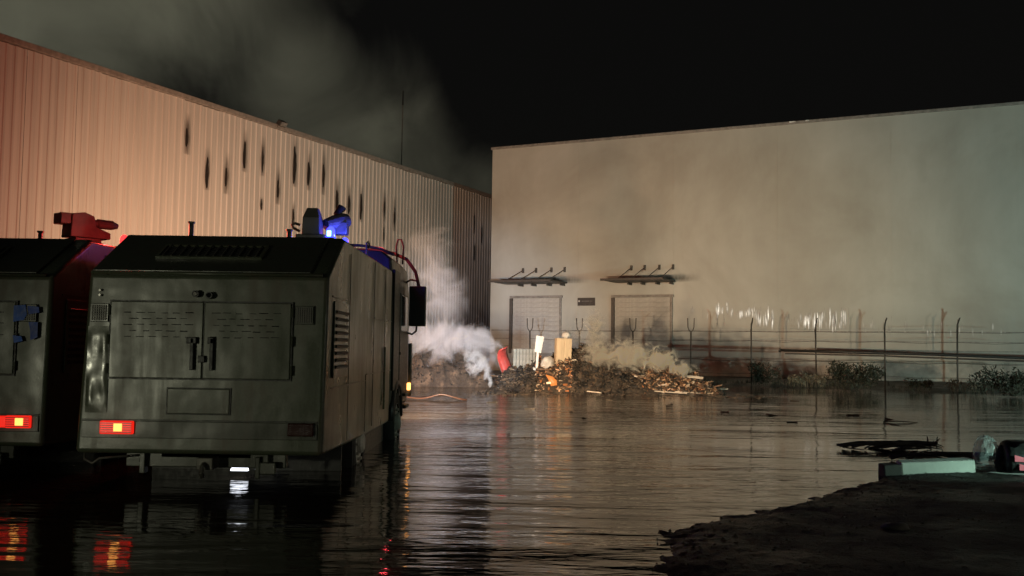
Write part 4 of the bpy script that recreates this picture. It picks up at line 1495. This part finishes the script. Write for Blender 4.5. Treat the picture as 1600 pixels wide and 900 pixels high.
plume('smoke_plume', 'yellowish smoke billowing off the right half of the debris heap', (4.2, 33.5, 0),
      [(5.85, 33.1, .82, .75, .4, .36, 26), (5.1, 33.1, 1.12, 1.1, .5, .66, 22), (4.1, 33.1, 1.28, 1.5, .65, .90, 14), (3.1, 33.3, 1.3, 1.2, .6, .85, 8), (3.0, 34.4, 2.2, .75, .5, 1.3, 4.5), (2.2, 34.6, 1.7, 1.1, .4, 1.1, 2.0)],
      (.97, .92, .80), 2.1, .33, .64, soft=.95, dist=1.8, erode=1.7)
plume('smoke_column', 'huge grey smoke column filling the night sky behind the ribbed warehouse', (-25, 95, 12),
      [(-48, 96, 42, 42, 20, 36, .05), (-30, 95, 40, 26, 15, 24, .05), (-20, 95, 26, 20, 13, 17, .05), (-10, 95, 21, 13, 10, 11, .05), (-3, 95, 18, 8, 7, 7.5, .05)],
      (.90, .92, .84), .05, .28, .74, soft=.95, dist=.9)

# pale strip added to draw the lit edge of the ground
ws = thing('lit_ground_edge', 'thin pale strip drawing the lit ground edge below the plastic bag', 'strip', (5.55, 11.36, .07), (0, 0, R(-20)))
sp = [(k*.12, .02*math.sin(k*1.3), .012+.004*math.sin(k*2.1)) for k in range(11)]
MB().tube(sp, [.006+.0016*k for k in range(11)], 6).build('lit_edge_strip', M['white_board'], ws, smooth=True)

# pebbles and clods along the muddy shore
rg = random.Random(31)
mb = MB()
cand = []
for k in range(5200):
    x, y = rg.uniform(.9, 6.4), rg.uniform(5.8, 11.9)
    cand.append((x, y))
cx_, cy_ = np.array([c[0] for c in cand]), np.array([c[1] for c in cand])
csd, cz = poly_sd(cx_, cy_, shore_poly), ground_height(cx_, cy_)
for x, y, d_, z in zip(cx_, cy_, csd, cz):
    if z < -.012 or rg.random() > math.exp(-max(0, d_)/.9)*.8+.06:
        continue
    r0 = rg.choice((.006, .008, .011, .015, .022))*rg.uniform(.7, 1.2)
    q = Matrix.Rotation(rg.uniform(0, 6.28), 3, 'Z')
    vs_ = [mb.bm.verts.new(Vector((x, y, z)) + q @ Vector((r0*a*rg.uniform(.7, 1.2), r0*b*rg.uniform(.6, 1.1), r0*c*.55))) for a, b, c in ((1, 0, .2), (-1, .1, .2), (0, 1, .1), (.1, -1, .2), (0, 0, 1))]
    for f_ in ((0, 2, 4), (2, 1, 4), (1, 3, 4), (3, 0, 4)):
        mb.bm.faces.new([vs_[i_] for i_ in f_])
o = mb.build('pebbles', simple_mat('wet_pebble', (.10, .09, .075), .45, 0, .6, 9))
tag(o, 'small wet stones and clods scattered along the muddy shore', 'pebbles', kind='stuff')
st_ = thing('stone', 'single flat stone lying on the dark bank', 'stone', (3.05, 7.65, .09))
bmm = bmesh.new()
bmesh.ops.create_icosphere(bmm, subdivisions=3, radius=1)
for v_ in bmm.verts:
    k = 1+.25*mnoise.noise(v_.co*1.6)+.1*mnoise.noise(v_.co*5)
    v_.co = Vector((v_.co.x*.11*k, v_.co.y*.09*k, v_.co.z*.04*k))
mb = MB()
mb.bm.free()
mb.bm = bmm
mb.build('stone_body', simple_mat('grey_stone', (.16, .15, .13), .7), st_, smooth=True)
